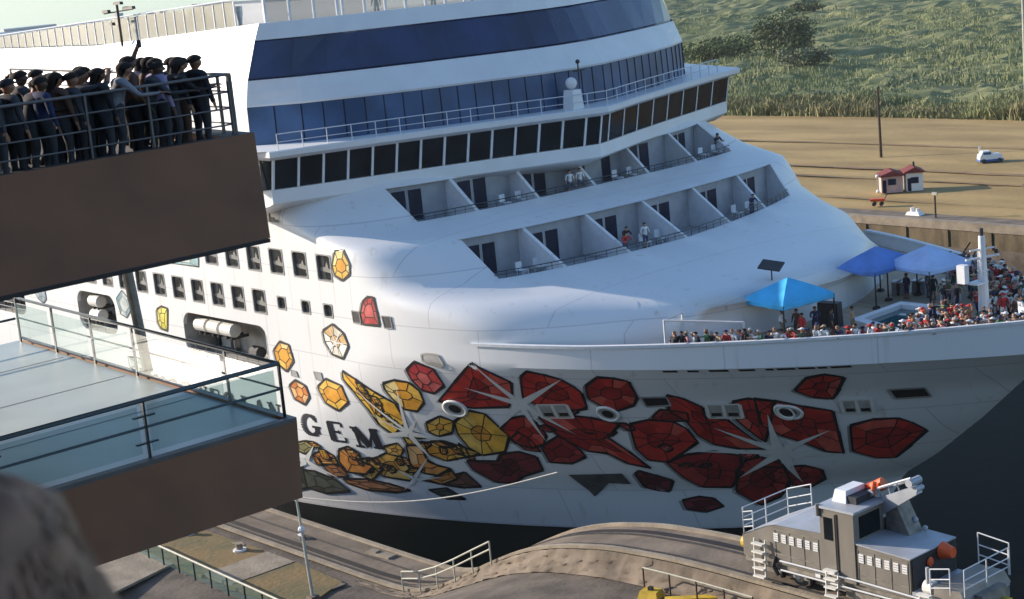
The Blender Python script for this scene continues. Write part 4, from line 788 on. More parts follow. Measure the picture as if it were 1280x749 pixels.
# rough inner slope of rubble and broken concrete below the track
rb = MB().mat('concrete'); R_ = random.Random(2); rows = []; ul2 = [22 + .3 * i for i in range(130)]
for j in range(9):
    t = j / 8; v = lerp(-32.92, -33.55, t); rows.append([(u + R_.uniform(-.08, .08), v + R_.uniform(-.12, .12) * (0 < j < 8), lerp(ramp(u) - .05, gz(u) - .08, t ** .7) + R_.uniform(-.07, .07) * (0 < j < 8)) for u in ul2])
rb.grid(rows[::-1]); struct('rubble_bank', rb, smooth=True, kind='stuff', label='broken pale concrete and rubble bank below the raised mule track')
gr = MB().mat('concrete_dark'); nf = [22 + 1.5 * i for i in range(20)] + [56, 60, 66, 75, 90]; ulg = [-80, -40, -10, 5, 15, 20] + nf
gr.grid([[(u, v, gz(u) - .12 - (0 if v > -38 else min(1.5, (-38 - v) * .08))) for u in ulg] for v in (-95, -60, -46, -42, -39, -37, -35.1, -33.9, -32.8)]); struct('ground', gr)
# lower pavement details
def slab(name, pts, z, h, m_): 
    o = MB().mat(m_).prism(pts, z - .05, z + h); return struct(name, o)
slab('dry_lawn', [(1, -37.8), (13.7, -38.2), (13.7, -33.6), (1, -33.9)], .88, .14, 'dry_grass')
slab('dry_lawn', [(16.6, -38.2), (23, -37.4), (21.5, -33.9), (16.6, -33.6)], .88, .14, 'dry_grass')
slab('concrete_path', [(13.72, -38.0), (16.58, -37.9), (16.58, -33.7), (13.72, -33.7)], .90, .16, 'concrete_light')
slab('pale_pavement', [(3.5, -45), (12.4, -45), (10.2, -37.3), (5.5, -37.3)], .90, .10, 'concrete_light')
slab('track_kerb_strip', [(-20, -34.9), (22, -34.9), (22, -34.0), (-20, -34.05)], .98, .035, 'concrete')
def bollard(u, v, z, lab):
    m = MB().mat('white_trim').tube((0, 0, 0), (0, 0, .14), .42, 12, .4); m.mat('concrete_light').tube((0, 0, .14), (0, 0, .5), .2, 10, .26); m.tube((-.45, .1, .42), (.45, -.1, .42), .09, 8)
    return solo('mooring_bollard', m, lab, 'bollard', (u, v, z), .5, 'small bollards on the dry lawn')
bollard(6.6, -34.8, .97, 'pale mooring bollard on the dry lawn nearest the brown balcony'); bollard(12.0, -34.5, .97, 'pale mooring bollard on the dry lawn beside the concrete path')
m = MB().mat('concrete_light').box(-1.0, 1.0, -.32, .32, 0, .12); m.box(-.8, -.2, -.2, .2, .12, .2); solo('cover_plate', m, 'pale concrete cover plate at the water edge of the lower track', 'cover plate', (19.9, -30.0, ramp(20)), .1)
m = MB().mat('mule_dark').box(-.3, .3, -.2, .2, 0, .22, (.08, .08, .05, .05)); m.mat('white_trim').box(-.1, .25, -.12, .1, .22, .3); solo('cable_box', m, 'small dark cable box between the lower track rails', 'box', (13.4, -31.1, 1.0))
# floodlight / lamp pole
p = thing('lamp_pole', 'thin tilted steel pole with a round knob halfway, beside the lower track', 'pole', (22.3, -36.4, .9))
part('pole', MB().mat('pale_pole').tube((0, 0, 0), (-1.3, .5, 6.3), .10, 8, .06), p); part('knob', MB().mat('white_trim').sphere((-.78, .3, 3.8), .2), p); part('base', MB().mat('concrete').box(-.3, .3, -.3, .3, 0, .3, (.05, .05, .05, .05)), p)
# glazed pipe railing of the lower terrace
t = thing('terrace_railing', 'pipe railing with dark glass panels along the lower dry lawn', 'railing', (0, 0, 0))
ps = [(4.5 + 1.9 * i, -38.3 - .09 * i, .95) for i in range(12)]
m = MB().mat('pale_pole').path([(a, b, c + 1.15) for a, b, c in ps], .06); part('top_rail', m, t)
for i, q in enumerate(ps):
    part('post', MB().mat('rail_dark').tube(q, (q[0], q[1], q[2] + 1.15), .05), t)
    if i < 11:
        r = ps[i + 1]; part('glass_panel', MB().mat('balustrade_glass').add([(q[0] + .08, q[1], q[2] + .1), (r[0] - .08, r[1], r[2] + .1), (r[0] - .08, r[1], r[2] + 1.05), (q[0] + .08, q[1], q[2] + 1.05)], [(0, 1, 2, 3)]), t)
# long pipe railing climbing beside the ramp
t = thing('ramp_railing', 'worn pale pipe handrail climbing the bank beside the curved mule track', 'railing', (0, 0, 0))
ps = [(26.0 + 1.55 * i, -33.05, ramp(26.0 + 1.55 * i) - .1) for i in range(6)]
for dz in (1.25, .85): part('handrail', MB().mat('pale_pole').path([(a, b, c + dz) for a, b, c in ps], .045), t)
for q in ps: part('post', MB().mat('pale_pole').tube(q, (q[0], q[1], q[2] + 1.25), .04), t)
t = thing('track_railing', 'thin steel railing on the paving in front of the grey locomotive', 'railing', (0, 0, 0))
ps = [(45.6 + 1.6 * i, -34.0, gz(45.6 + 1.6 * i) - .1) for i in range(5)]
for dz in (1.15,): part('handrail', MB().mat('pale_pole').path([(a, b, c + dz) for a, b, c in ps], .035), t)
for q in ps: part('post', MB().mat('wood_pole').tube(q, (q[0], q[1], q[2] + 1.15), .04), t)
def yellow(name, lab, loc, parts, rot=0):
    t = thing(name, lab, 'steel block', loc, rot); 
    for i, (nm, b) in enumerate(parts): part(nm, b, t)
yellow('yellow_beam', 'worn yellow steel beam lying diagonally on the paving below the locomotive', (48.7, -33.75, gz(48.7) - .1), [('beam', MB().mat('yellow_paint').box(-1.5, 1.5, -.2, .2, .12, .34)), ('foot', MB().mat('mule_dark').box(-1.3, -1.0, -.3, .3, 0, .12)), ('foot', MB().mat('mule_dark').box(1.0, 1.3, -.3, .3, 0, .12))], .75)
yellow('yellow_hatch', 'yellow painted raised hatch cover by the thin railing, nearest the locomotive', (51.3, -33.95, gz(51) - .1), [('cover', MB().mat('yellow_paint').box(-1.0, 1.0, -.8, .8, .1, .4, (.12, .12, .12, .12))), ('rim', MB().mat('mule_frame').box(-1.1, 1.1, -.9, .9, 0, .1))], .2)
yellow('yellow_block', 'small yellow block at the bottom of the paving left of the beam', (46.3, -34.3, gz(46.3) - .12), [('block', MB().mat('yellow_paint').box(-.5, .5, -.4, .4, 0, .35, (.1, .1, .1, .1))), ('lug', MB().mat('mule_dark').box(-.1, .1, -.1, .1, .35, .5))], .3)

# ================================================================== LOCOMOTIVE
t = thing('lock_locomotive', 'grey electric towing locomotive with a tall cab on the raised track beside the bow', 'locomotive', (47.6, -31.2, 7.37))
Y = 1.5
f = MB().mat('mule_frame'); f.box(2.9, 14.0, -Y + .1, Y - .1, .75, 1.15); f.box(3.3, 13.6, -1.1, 1.1, .35, .75)
fr = part('frame', f, t)
hl = MB().mat('mule_side'); hl.prism_y([(2.9, 1.0), (2.9, 1.9), (4.3, 2.55), (4.7, 2.68), (7.2, 2.80), (7.2, 1.0)], -Y, Y); hlo = part('front_hood', hl, t)
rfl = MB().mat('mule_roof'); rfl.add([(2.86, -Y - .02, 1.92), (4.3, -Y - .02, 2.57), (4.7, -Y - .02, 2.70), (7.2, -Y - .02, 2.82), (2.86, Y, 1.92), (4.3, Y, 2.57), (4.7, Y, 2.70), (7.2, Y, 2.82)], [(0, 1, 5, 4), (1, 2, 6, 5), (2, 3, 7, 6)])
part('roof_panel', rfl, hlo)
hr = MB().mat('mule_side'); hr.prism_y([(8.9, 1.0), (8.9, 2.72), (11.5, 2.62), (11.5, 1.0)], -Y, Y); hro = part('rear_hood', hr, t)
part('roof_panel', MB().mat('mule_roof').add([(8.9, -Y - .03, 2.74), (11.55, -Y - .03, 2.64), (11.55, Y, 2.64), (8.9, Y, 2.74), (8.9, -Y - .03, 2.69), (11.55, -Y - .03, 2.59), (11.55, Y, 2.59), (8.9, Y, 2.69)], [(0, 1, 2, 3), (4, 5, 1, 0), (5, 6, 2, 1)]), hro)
part('end_panel', MB().mat('mule_dark').box(11.5, 11.56, -Y + .1, Y - .1, 1.2, 2.55), hro)
cbm = MB().mat('mule_side'); cbm.box(7.2, 8.9, -Y - .06, .35, 1.0, 3.95); cbm.box(7.3, 8.8, .35, Y, 1.0, 3.2); cbo = part('cab', cbm, t)
part('cab_window', MB().mat('bridge_glass').box(7.42, 7.86, -Y - .10, -Y - .05, 2.65, 3.6), cbo)
part('cab_window', MB().mat('bridge_glass').box(8.88, 8.93, -1.2, .1, 2.85, 3.75), cbo)
part('cab_window', MB().mat('bridge_glass').box(7.16, 7.21, -1.2, .1, 2.95, 3.75), cbo)
part('door_edge', MB().mat('black_line').box(8.02, 8.09, -Y - .09, -Y - .05, 1.1, 3.8), cbo)
part('cab_door', MB().mat('mule_side').box(7.34, 7.96, -Y - .085, -Y - .05, 1.15, 3.75), cbo)
part('cab_roof', MB().mat('mule_roof').box(7.1, 9.0, -Y - .14, .45, 3.95, 4.05), cbo)
part('cab_roof_edge', MB().mat('mule_side').tube((7.16, -Y - .1, 3.6), (7.16, -Y - .1, 4.1), .09, 8), cbo)
for x0 in (4.65, 9.05):
    for i in range(6):
        v = MB().mat('white_trim').box(x0 + i * .42, x0 + .24 + i * .42, -Y - .03, -Y, 1.98, 2.34)
        v.mat('mule_frame')
        for k in range(3): v.box(x0 + i * .42 + .02, x0 + .22 + i * .42, -Y - .04, -Y - .03, 2.05 + k * .1, 2.07 + k * .1)
        part('vent', v, hlo if x0 < 8 else hro)
for x0, x1 in ((4.7, 7.0), (9.0, 11.4)):
    s = MB().mat('mule_frame').box(x0, x1, -Y - .02, -Y, 1.42, 1.45); s.box(x0, x1, -Y - .02, -Y, 2.48, 2.51)
    for i in range(4): s.box(x0 + (x1 - x0) * i / 3.001, x0 + (x1 - x0) * i / 3.001 + .02, -Y - .02, -Y, 1.1, 2.5)
    part('panel_seam', s, hlo if x0 < 8 else hro)
# air conditioner, orange beacon housing and cable windlass arm on top
part('air_conditioner', MB().mat('white_trim').box(7.35, 8.05, -.9, .5, 4.05, 4.55, (.1, .05, .1, .1)), t)
part('air_conditioner_side', MB().mat('mule_dark').box(8.05, 8.5, -.8, .4, 4.05, 4.35), t)
o = MB().mat('orange_paint').tube((8.3, .6, 4.35), (8.75, .7, 4.6), .26, 10); o.tube((8.55, .2, 4.2), (8.6, .3, 4.75), .1, 8); o.box(8.0, 8.4, .4, .8, 4.1, 4.5); part('beacon_housing', o, t)
a = MB().mat('mule_roof'); a.prism_y([(8.3, 3.9), (8.9, 3.4), (10.6, 4.55), (10.5, 4.85)], .35, .75); a.tube((8.4, .3, 4.35), (10.4, .3, 5.2), .06); a.tube((8.4, .8, 4.2), (10.4, .8, 5.1), .06)
for i in range(4): a.tube((8.8 + .45 * i, .3, 4.5 + .19 * i), (8.8 + .45 * i, .5, 3.9 + .26 * i), .03)
ao = part('cable_arm', a, t)
for (p_, q_, r_) in (((10.35, .2, 5.0), (10.35, .9, 5.0), .17), ((10.55, .3, 4.75), (10.55, .8, 4.75), .12), ((8.5, .1, 4.3), (8.5, .5, 4.3), .15)): part('sheave', MB().mat('mule_roof').tube(p_, q_, r_, 12), ao)
sh_ = MB().mat('mule_frame').prism_y([(8.95, 2.7), (10.1, 2.7), (9.4, 4.1), (8.95, 3.9)], .45, 1.3); part('arm_support', sh_, t)
part('roof_lamp', MB().mat('mule_roof').tube((9.9, 1.1, 2.7), (9.9, 1.1, 3.1), .08, 8).sphere((9.9, 1.1, 3.15), .14), t); part('roof_lamp', MB().mat('mule_roof').sphere((10.3, 1.2, 2.85), .12), t)
part('hose_reel', MB().mat('orange_paint').tube((11.6, .5, 2.4), (12.1, .5, 2.4), .36, 14, .22), t)
part('marker_lamp', MB().mat('orange_paint').sphere((11.62, -.35, 2.2), .2, 8, 6, .5, 1, 1), t)
# end platforms
part('rear_platform', MB().mat('mule_roof').box(11.56, 13.95, -Y, Y, 1.15, 1.3).mat('mule_side').box(12.55, 14.0, -Y, Y, 1.3, 1.75, (0, .25, .05, .05)), t)
part('rear_buffer', MB().mat('mule_frame').box(13.9, 14.35, -.9, .9, .7, 1.5, (.0, .1, .1, .1)), t)
part('yellow_coupler', MB().mat('yellow_paint').tube((14.3, -.4, .9), (14.7, -.4, .9), .22, 10), t); part('yellow_coupler', MB().mat('yellow_paint').tube((14.3, .5, .9), (14.6, .5, .9), .22, 10), t)
part('front_coupler', MB().mat('yellow_paint').tube((2.45, -.9, 1.35), (2.9, -.9, 1.35), .3, 12), t); part('front_coupler', MB().mat('yellow_paint').tube((2.5, .6, 1.2), (2.9, .6, 1.2), .25, 12), t)
def prail(pts, z0, h, nm='platform_rail'):
    m = MB().mat('rail_white')
    for k in (1, .62, .3): m.path([(x, y, z + h * k) for x, y, z in pts], .026)
    for x, y, z in pts: m.tube((x, y, z), (x, y, z + h), .028)
    part(nm, m, t)
prail([(2.95, -Y + .05, 1.95), (2.95, 0, 1.95), (2.95, Y - .05, 1.95), (4.3, Y - .05, 2.4)], 0, 1.15)
prail([(2.95, -Y + .05, 1.95), (3.5, -Y + .05, 2.1)], 0, .95)
prail([(12.6, Y - .05, 1.75), (14.0, Y - .05, 1.6)], 0, 1.3); prail([(13.95, Y - .05, 1.6), (13.95, 0, 1.6), (13.95, -Y + .05, 1.6)], 0, 1.1); prail([(12.4, -Y + .05, 1.3), (13.3, -Y + .05, 1.5)], 0, 1.1)
part('grab_post', MB().mat('mule_roof').tube((12.2, -Y + .15, 1.3), (12.2, -Y + .15, 2.4), .07), t)
part('side_rail', MB().mat('rail_white').path([(5.0, -Y - .12, 1.2), (8.9, -Y - .12, 1.22), (12.0, -Y - .12, 1.15)], .04), t); part('side_rail', MB().mat('rail_white').path([(5.0, -Y - .1, .8), (8.9, -Y - .1, .8), (13.2, -Y - .1, .8)], .04), t)
for x in (3.95, 7.75, 12.3):
    l = MB().mat('raft_white')
    for y_, in ((0,),):
        for dx in (-.3, .3): l.tube((x + dx, -Y - .22, .3), (x + dx, -Y - .12, 1.95 if x < 5 else 1.35), .04)
    for i in range(5 if x < 5 else 4): l.box(x - .3, x + .3, -Y - .36, -Y - .12, .3 + i * .36, .36 + i * .36)
    part('ladder', l, t)
for x in (5.5, 11.2):
    for yy in (-1, 1):
        w = MB().mat('mule_dark').tube((x, yy * .98, .45), (x, yy * .78, .45), .45, 18); w.mat('mule_frame').tube((x, yy * 1.06, .45), (x, yy * .98, .45), .26, 14, .32); w.mat('mule_roof').tube((x, yy * 1.12, .45), (x, yy * 1.04, .45), .12, 10)
        part('wheel', w, t)
    b = MB().mat('mule_dark').box(x - 1.1, x + 1.1, -1.2, -1.02, .55, .95, (.2, .2, 0, 0)); b.tube((x - .75, -1.2, .3), (x - .75, -1.2, .9), .12); b.tube((x + .75, -1.2, .3), (x + .75, -1.2, .9), .12); part('bogie', b, t)
part('number_plate', MB().mat('white_trim').box(6.75, 7.0, -Y - .0, -Y + .08, .85, 1.1), t)
part('battery_box', MB().mat('mule_frame').box(8.2, 9.9, -1.4, 1.4, .3, .78), t)
part('hose', MB().mat('mule_dark').path([(4.7, -1.55, 1.3), (4.6, -1.6, .9), (4.8, -1.55, .5)], .09), t)
part('cable_drum', MB().mat('raft_white').tube((12.0, -1.2, 1.55), (12.4, -1.2, 1.55), .28, 12).tube((12.8, -1.0, 1.55), (13.0, -1.0, 1.5), .2, 10), t)

# mooring cable from the ship to the wall
pts = []; A = Vector((8, -28.4, 1.9)); B = Vector((27.4, -22.6, 5.2))
for i in range(25): s = i / 24; q = A.lerp(B, s); q.z -= 1.0 * math.sin(math.pi * s); pts.append(tuple(q))
solo('mooring_cable', MB().mat('rope').path(pts, .045, 6), 'pale slack steel cable hanging along the hull below the ship name', 'cable')

# ================================================================== FAR BANK
sn = MB().mat('sand'); nu_ = 60
sn.grid([[(u, v, 2.0 + .12 * math.sin(u * .06 + v * .09)) if v > 64.7 else (u, v, 2.0) for u in [-520 + 14 * i for i in range(70)]] for v in (64.6, 70, 76, 84, 92, 100, 108, 116, 124, 132, 145)]); struct('dry_field', sn)
fwl = MB().mat('old_wall').box(-520, 460, 64.0, 64.6, -.6, 1.2); fwl.mat('concrete_dark').box(-520, 460, 63.8, 64.6, -7, -.6); fwl.mat('concrete_light').box(-520, 460, 63.9, 64.7, 1.2, 2.06)
struct('far_lock_wall', fwl)
for i in range(26):
    u = -60 + 5.2 * i
    struct('wall_recess', MB().mat('old_wall').box(u, u + .5, 63.86, 64.02, -1, 1.15))
ap = MB().mat('concrete'); ap.grid([[(u, v, z) for u in (-520, 0, 460)] for v, z in ((64.6, 2.03), (67.2, 2.03))]); struct('far_kerb_path', ap)
for k, (v0, v1) in enumerate(((90.5, 91.6), (84.5, 85.0), (109, 109.8), (72.5, 72.9))):
    q = MB().mat('field_dirt'); rr_ = random.Random(k); ul3 = [-120 + 4 * i for i in range(60)]
    q.grid([[(u, v0 + rr_.uniform(-.3, .3), 2.16) for u in ul3], [(u, v1 + rr_.uniform(-.3, .3), 2.16) for u in ul3]]); struct('field_track', q)
# lattice fender in the far channel
t = thing('steel_fender_boom', 'blue grey steel lattice boom floating beyond the ship mast by the far wall', 'boom', (-6, 53.5, -2.9))
part('beam', MB().mat('mule_roof').box(0, 34, 0, .35, 0, .9), t); part('beam', MB().mat('mule_roof').box(0, 34, 2.2, 2.5, .4, 1.2), t)
for i in range(12): part('strut', MB().mat('mule_frame').box(.3 + i * 3, .6 + i * 3, .35, 2.2, .5, .8), t)
# bits on the far wall
for (u, lab) in ((-13.2, 'pale ring shaped mooring block on top of the far lock wall'),):
    m = MB().mat('white_trim').box(-.9, .9, -.5, .5, 0, .35, (.2, .2, .1, .1)); m.tube((-.3, 0, .35), (-.3, 0, .75), .2, 8); m.tube((.4, 0, .35), (.4, 0, .7), .2, 8); solo('mooring_block', m, lab, 'mooring block', (u, 66.2, 2.03))
m = MB().mat('wood_pole').tube((0, 0, 0), (0, 0, 2.6), .1); m.mat('pale_pole').box(-.3, .3, -.1, .1, 2.4, 2.7); solo('marker_post', m, 'short dark marker post standing on the edge of the far lock wall', 'post', (-10.0, 65.4, 2.03))
t = thing('orange_trolley', 'small rusty orange trolley standing near the far wall edge', 'trolley', (-20.5, 69.5, 2.05), rad(30))
part('tray', MB().mat('orange_paint').box(-.7, .7, -.35, .35, .5, .8, (-.15, -.15, -.1, -.1)), t); part('handle', MB().mat('mule_dark').tube((.7, 0, .7), (1.1, 0, 1.3), .05), t)
for x in (-.4, .4): part('wheel', MB().mat('mule_dark').tube((x, -.4, .22), (x, .4, .22), .22, 10), t)
# poles in the field
p = thing('wooden_pole', 'dark wooden utility pole standing alone in the dry field', 'pole', (-43.1, 99.9, 2))
part('shaft', MB().mat('wood_pole').tube((0, 0, 0), (0, 0, 9.2), .2, 8, .13), p); part('cross_arm', MB().mat('wood_pole').box(-.5, .5, -.06, .06, 8.6, 8.75), p)
p = thing('tall_lamp_mast', 'very tall pale steel mast at the right edge of the dry field', 'mast', (-11.2, 84.6, 2))
part('shaft', MB().mat('pale_pole').tube((0, 0, 0), (0, 0, 26), .28, 10, .14), p); part('base', MB().mat('concrete').box(-.6, .6, -.6, .6, 0, .4), p)
# hut
t = thing('field_hut', 'small whitewashed double hut with dark red roofs in the dry field', 'hut', (-24.2, 78.6, 2.05), rad(45))
for (x0, x1, h, dk_) in ((-2.3, .1, 1.9, 0), (.5, 2.4, 2.1, 1)):
    part('wall', MB().mat('white_paint' if dk_ else 'pink_wall').box(x0, x1, -1.1, 1.1, 0, h), t)
    r = MB().mat('terracotta'); xm = (x0 + x1) / 2; r.prism_y([(x0 - .25, h), (x1 + .25, h), (x1 + .25, h + .12), (xm, h + .65), (x0 - .25, h + .12)], -1.4, 1.4); part('roof', r, t)
    part('window', MB().mat('dark_door').box(xm - .45, xm + .45, -1.16, -1.1, .9, 1.6), t)
    part('door', MB().mat('dark_door').box(x0 + .15, x0 + .55, -1.15, -1.1, .05, 1.5), t)
part('chimney', MB().mat('wood_pole').tube((1.6, .2, 2.3), (1.6, .2, 3.2), .12), t)
for z in (.25, 2.0): part('white_drum', MB().mat('white_paint').sphere((-2.7, -.9, z), .22), t)
part('post', MB().mat('pale_pole').tube((-2.7, -.9, 0), (-2.7, -.9, 2.0), .06), t)
# white cart
t = thing('white_cart', 'small white vehicle with blue skirt parked far out in the dry field', 'vehicle', (-26, 99.2, 2.05), rad(48))
part('body', MB().mat('white_paint').box(-1.5, 1.4, -.8, .8, .45, 1.05, (.1, .25, .05, .05)), t); part('cabin', MB().mat('white_paint').box(-1.3, .2, -.7, .7, 1.05, 1.5, (.25, .35, .1, .1)), t)
part('window', MB().mat('sky_tint_window').box(-1.0, -.1, -.72, -.66, 1.1, 1.38), t); part('skirt', MB().mat('cloth_blue').box(-1.5, 1.4, -.84, .84, .25, .5), t)
for x in (-1.0, .9):
    for y in (-.8, .8): part('wheel', MB().mat('mule_dark').tube((x, y - .08, .3), (x, y + .08, .3), .3, 12), t)
part('flag', MB().mat('white_paint').tube((-1.35, 0, 1.3), (-1.35, 0, 2.1), .05).box(-1.35, -1.1, -.02, .02, 1.8, 2.1), t)
# far warehouse at upper left beyond the water
t = thing('far_warehouse', 'distant flat grey shed on the hazy shore at the upper left', 'building', (-1000, 448, -3), rad(70))
part('wall', MB().mat('grey_wall').box(-16, 16, -8, 8, 0, 7), t); part('roof', MB().mat('mule_roof').box(-17, 17, -9, 9, 7, 8.2), t)
for i in range(6): part('door', MB().mat('dark_door').box(-14 + 5 * i, -11 + 5 * i, -8.1, -8, .5, 5), t)
sl = MB().mat('marsh_ground'); sl.grid([[(-690 - 400 + 40 * i, 330 + 130 * j, -.4 if j in (0, 6) else .3) for i in range(9)] for j in range(3)]) ; struct('far_shore', sl)

# ---- marsh: bumpy ground and tall reeds
def fbm(x, y, s):
    from mathutils import noise
    return noise.fractal(Vector((x * s, y * s, 3.7)), 1.0, 2.0, 4)
mg = MB().mat('marsh_ground'); mu = [-470 + 1.75 * i for i in range(300)] ; mv = [134 + 1.1 * (j ** 1.17) for j in range(190)]
def marsh_h(u, v): return 2.0 + smooth((v - 134) / 7) * (1.0 + 1.5 * fbm(u, v, .03) + .7 * fbm(u, v, .11)) + (v - 134) * .004
def marsh_s(u, v): return marsh_h(u, v) + smooth((v - 134) / 7) * (.9 * fbm(u + 9, v, .28) + .45 * fbm(u, v + 7, .7))
mg.grid([[(u, v, marsh_s(u, v)) for u in mu] for v in mv]); struct('marsh', mg, smooth=False, kind='structure')
fg = MB().mat('marsh_ground'); fg.grid([[(-900 + 40 * i, v, 3.2 + 1.5 * fbm(i * 40, v, .02)) for i in range(36)] for v in [mv[-1] - 4 + 25 * j for j in range(20)]]); struct('far_marsh', fg)
def blades(name, n, us_, vs_, hs, ws, mname, label, seed, tall=lambda u, v: 1.0, per=5, clump=.7):
    g = np.random.default_rng(seed); U_ = g.uniform(*us_, n); V_ = vs_[0] + (vs_[1] - vs_[0]) * g.uniform(0, 1, n) ** 1.5
    V = []; F = []; k = 0
    for u, v in zip(U_, V_):
        zb = marsh_h(u, v) - .2; q = tall(u, v)
        if q <= 0: continue
        for _ in range(per):
            x = u + g.normal(0, clump); y = v + g.normal(0, clump); h = g.uniform(*hs) * q; a = g.uniform(0, 3.14); w = g.uniform(*ws); lx, ly = g.normal(0, .22 * h, 2)
            cx, sy = math.cos(a) * w, math.sin(a) * w
            V += [(x - cx, y - sy, zb), (x + cx, y + sy, zb), (x + cx * .8 + lx * .5, y + sy * .8 + ly * .5, zb + h * .65), (x - cx * .8 + lx * .5, y - sy * .8 + ly * .5, zb + h * .65), (x + lx * 1.3, y + ly * 1.3, zb + h)]
            F += [(k, k + 1, k + 2, k + 3), (k + 3, k + 2, k + 4)]; k += 5
    me = bpy.data.meshes.new(name); me.from_pydata(V, [], F); me.materials.append(M[mname]); me.update()
    o = bpy.data.objects.new(name, me); COL.objects.link(o); o.location = W(0, 0, 0); o.rotation_euler = (0, 0, YAW); o['kind'] = 'stuff'; o['label'] = label
    return o
pat = lambda s, t: (lambda u, v: 1.0 if fbm(u + 40, v, s) > t else 0.55)
blades('reed_bed', 4200, (-190, 30), (135, 141), (.9, 2.6), (.05, .15), 'reed_tan', 'tan tall reeds along the front edge of the marsh', 11, lambda u, v: .6 + .6 * fbm(u, v, .07), per=8, clump=.5)
blades('reed_bed', 6500, (-190, 30), (135, 146), (.8, 2.4), (.05, .15), 'reed_green', 'green reeds mixed into the front edge of the marsh', 15, lambda u, v: .7 + .6 * fbm(u, v, .09), per=8, clump=.5)
blades('marsh_grass', 40000, (-330, 40), (140, 330), (.35, 1.1), (.04, .12), 'reed_green', 'dense green marsh grass in uneven clumps behind the reeds', 12, lambda u, v: .8 + .9 * fbm(u, v, .035), per=4, clump=.9)
blades('marsh_weeds', 5000, (-420, 30), (142, 420), (.6, 1.6), (.08, .25), 'leaf_grey', 'pale grey green flowering weeds scattered over the marsh', 14, lambda u, v: 1.0 if fbm(u, v + 90, .03) > .12 else 0, per=5, clump=1.3)
def bush(u, v, rx, ry, h, n, seed, lab, leaf='leaf_dark', size=.5, group=None):
    g = random.Random(seed); z = marsh_h(u, v); t = thing('tree', lab, 'tree', (u, v, z), 0, group)
    tr = MB().mat('bark')
    for i in range(5): a = g.uniform(0, 6.28); tr.tube((0, 0, -.3), (math.cos(a) * rx * .4, math.sin(a) * ry * .4, h * g.uniform(.4, .7)), .22, 6, .06)
    part('trunk', tr, t)
    cr = MB().mat(leaf); cl = [(g.uniform(-1, 1) * rx * .7, g.uniform(-1, 1) * ry * .7, h * g.uniform(.3, .85), g.uniform(.28, .5)) for _ in range(16)]
    for i in range(n):
        cx, cy, cz, r = cl[g.randrange(16)]; d = Vector((g.gauss(0, 1), g.gauss(0, 1), g.gauss(0, .8))).normalized() * (g.random() ** .4)
        p = Vector((cx + d.x * rx * r, cy + d.y * ry * r, max(.1, cz + d.z * h * r))); nrm = Vector((g.gauss(0, 1), g.gauss(0, 1), g.gauss(.4, 1))).normalized(); a = nrm.orthogonal().normalized() * size * g.uniform(.5, 1.1); b = nrm.cross(a) * .6
        cr.add([p - a, p + b, p + a, p - b], [(0, 1, 2, 3)])
    part('crown', cr, t)
bush(-148, 207, 7.5, 7, 8, 4200, 1, 'large dark rounded tree clump in the marsh beyond the ship bridge', size=.42)
bush(-172, 208, 12, 9, 4.0, 3400, 2, 'low green thicket touching the ship side of the big marsh tree', 'leaf_mid', .45)
bush(-128, 187, 6, 5, 3.4, 1600, 3, 'small paler bush in front of the large dark marsh tree', 'leaf_grey', .45)
bush(-245, 330, 5, 4, 3.0, 900, 5, 'far lone dark bush near the top of the marsh', size=.7)

# ================================================================== VISITOR BALCONIES
t = thing('upper_balcony', 'dark brown upper spectator balcony slab with steel rails at the upper left', 'balcony', (0, 0, 0))
b = MB().mat('fascia_brown'); 
b.add([(71.95, -96, 31.95), (71.95, -67.95, 31.95), (56, -66.2, 31.95), (56, -96, 31.95), (73.55, -96, 30.3), (73.55, -68.9, 30.3), (56, -66.4, 30.3), (56, -96, 30.3)], [(0, 4, 5, 1), (1, 5, 6, 2), (4, 7, 6, 5), (3, 2, 6, 7)])
part('fascia', b, t)
part('floor', MB().mat('concrete_dark').prism([(56, -96), (71.7, -96), (71.7, -68.45), (56, -66.45)], 31.6, 31.78), t)
part('upstand', MB().mat('fascia_brown_dark').add([(71.95, -96, 31.95), (71.95, -67.95, 31.95), (71.7, -68.45, 31.95), (71.7, -96, 31.95), (71.7, -68.45, 31.7), (71.7, -96, 31.7), (56, -66.2, 31.95), (56, -66.45, 31.95)], [(0, 1, 2, 3), (3, 2, 4, 5), (1, 6, 7, 2)]), t)
def brail(t, pts, h, mids, m_, r=.023):
    for k in (1,) + tuple(mids): part('rail', MB().mat(m_).path([(x, y, z + h * k) for x, y, z in pts], r * (1.25 if k == 1 else .7)), t)
    for x, y, z in pts: part('rail_post', MB().mat(m_).box(x - .03, x + .03, y - .02, y + .02, z, z + h), t)
brail(t, [(71.6, -88.0 + 1.7 * i, 31.9) for i in range(12)][:-1] + [(71.6, -69.8, 31.9), (71.6, -68.15, 31.9)], 1.12, (.72, .46, .2), 'rail_steel')
brail(t, [(71.6, -68.1, 31.9), (71.1, -68.05, 31.9), (68.5, -67.9, 31.9), (66, -67.6, 31.9), (63, -67.2, 31.9), (60, -66.8, 31.9)], 1.12, (.72, .46, .2), 'rail_steel')
part('drip_edge', MB().mat('fascia_brown_dark').box(73.45, 73.62, -96, -68.95, 30.24, 30.3), t)
t = thing('lower_balcony', 'dark brown lower balcony with pale glass floor, railings and glass panels', 'balcony', (0, 0, 0))
b = MB().mat('fascia_brown')
b.add([(71.25, -96, 26.28), (71.25, -67.35, 26.28), (58.2, -66.7, 26.28), (58.2, -96, 26.28), (71.75, -96, 24.95), (71.75, -67.75, 24.95), (58.2, -67.0, 24.95), (58.2, -96, 24.95)], [(0, 4, 5, 1), (1, 5, 6, 2), (4, 7, 6, 5)])
part('fascia', b, t)
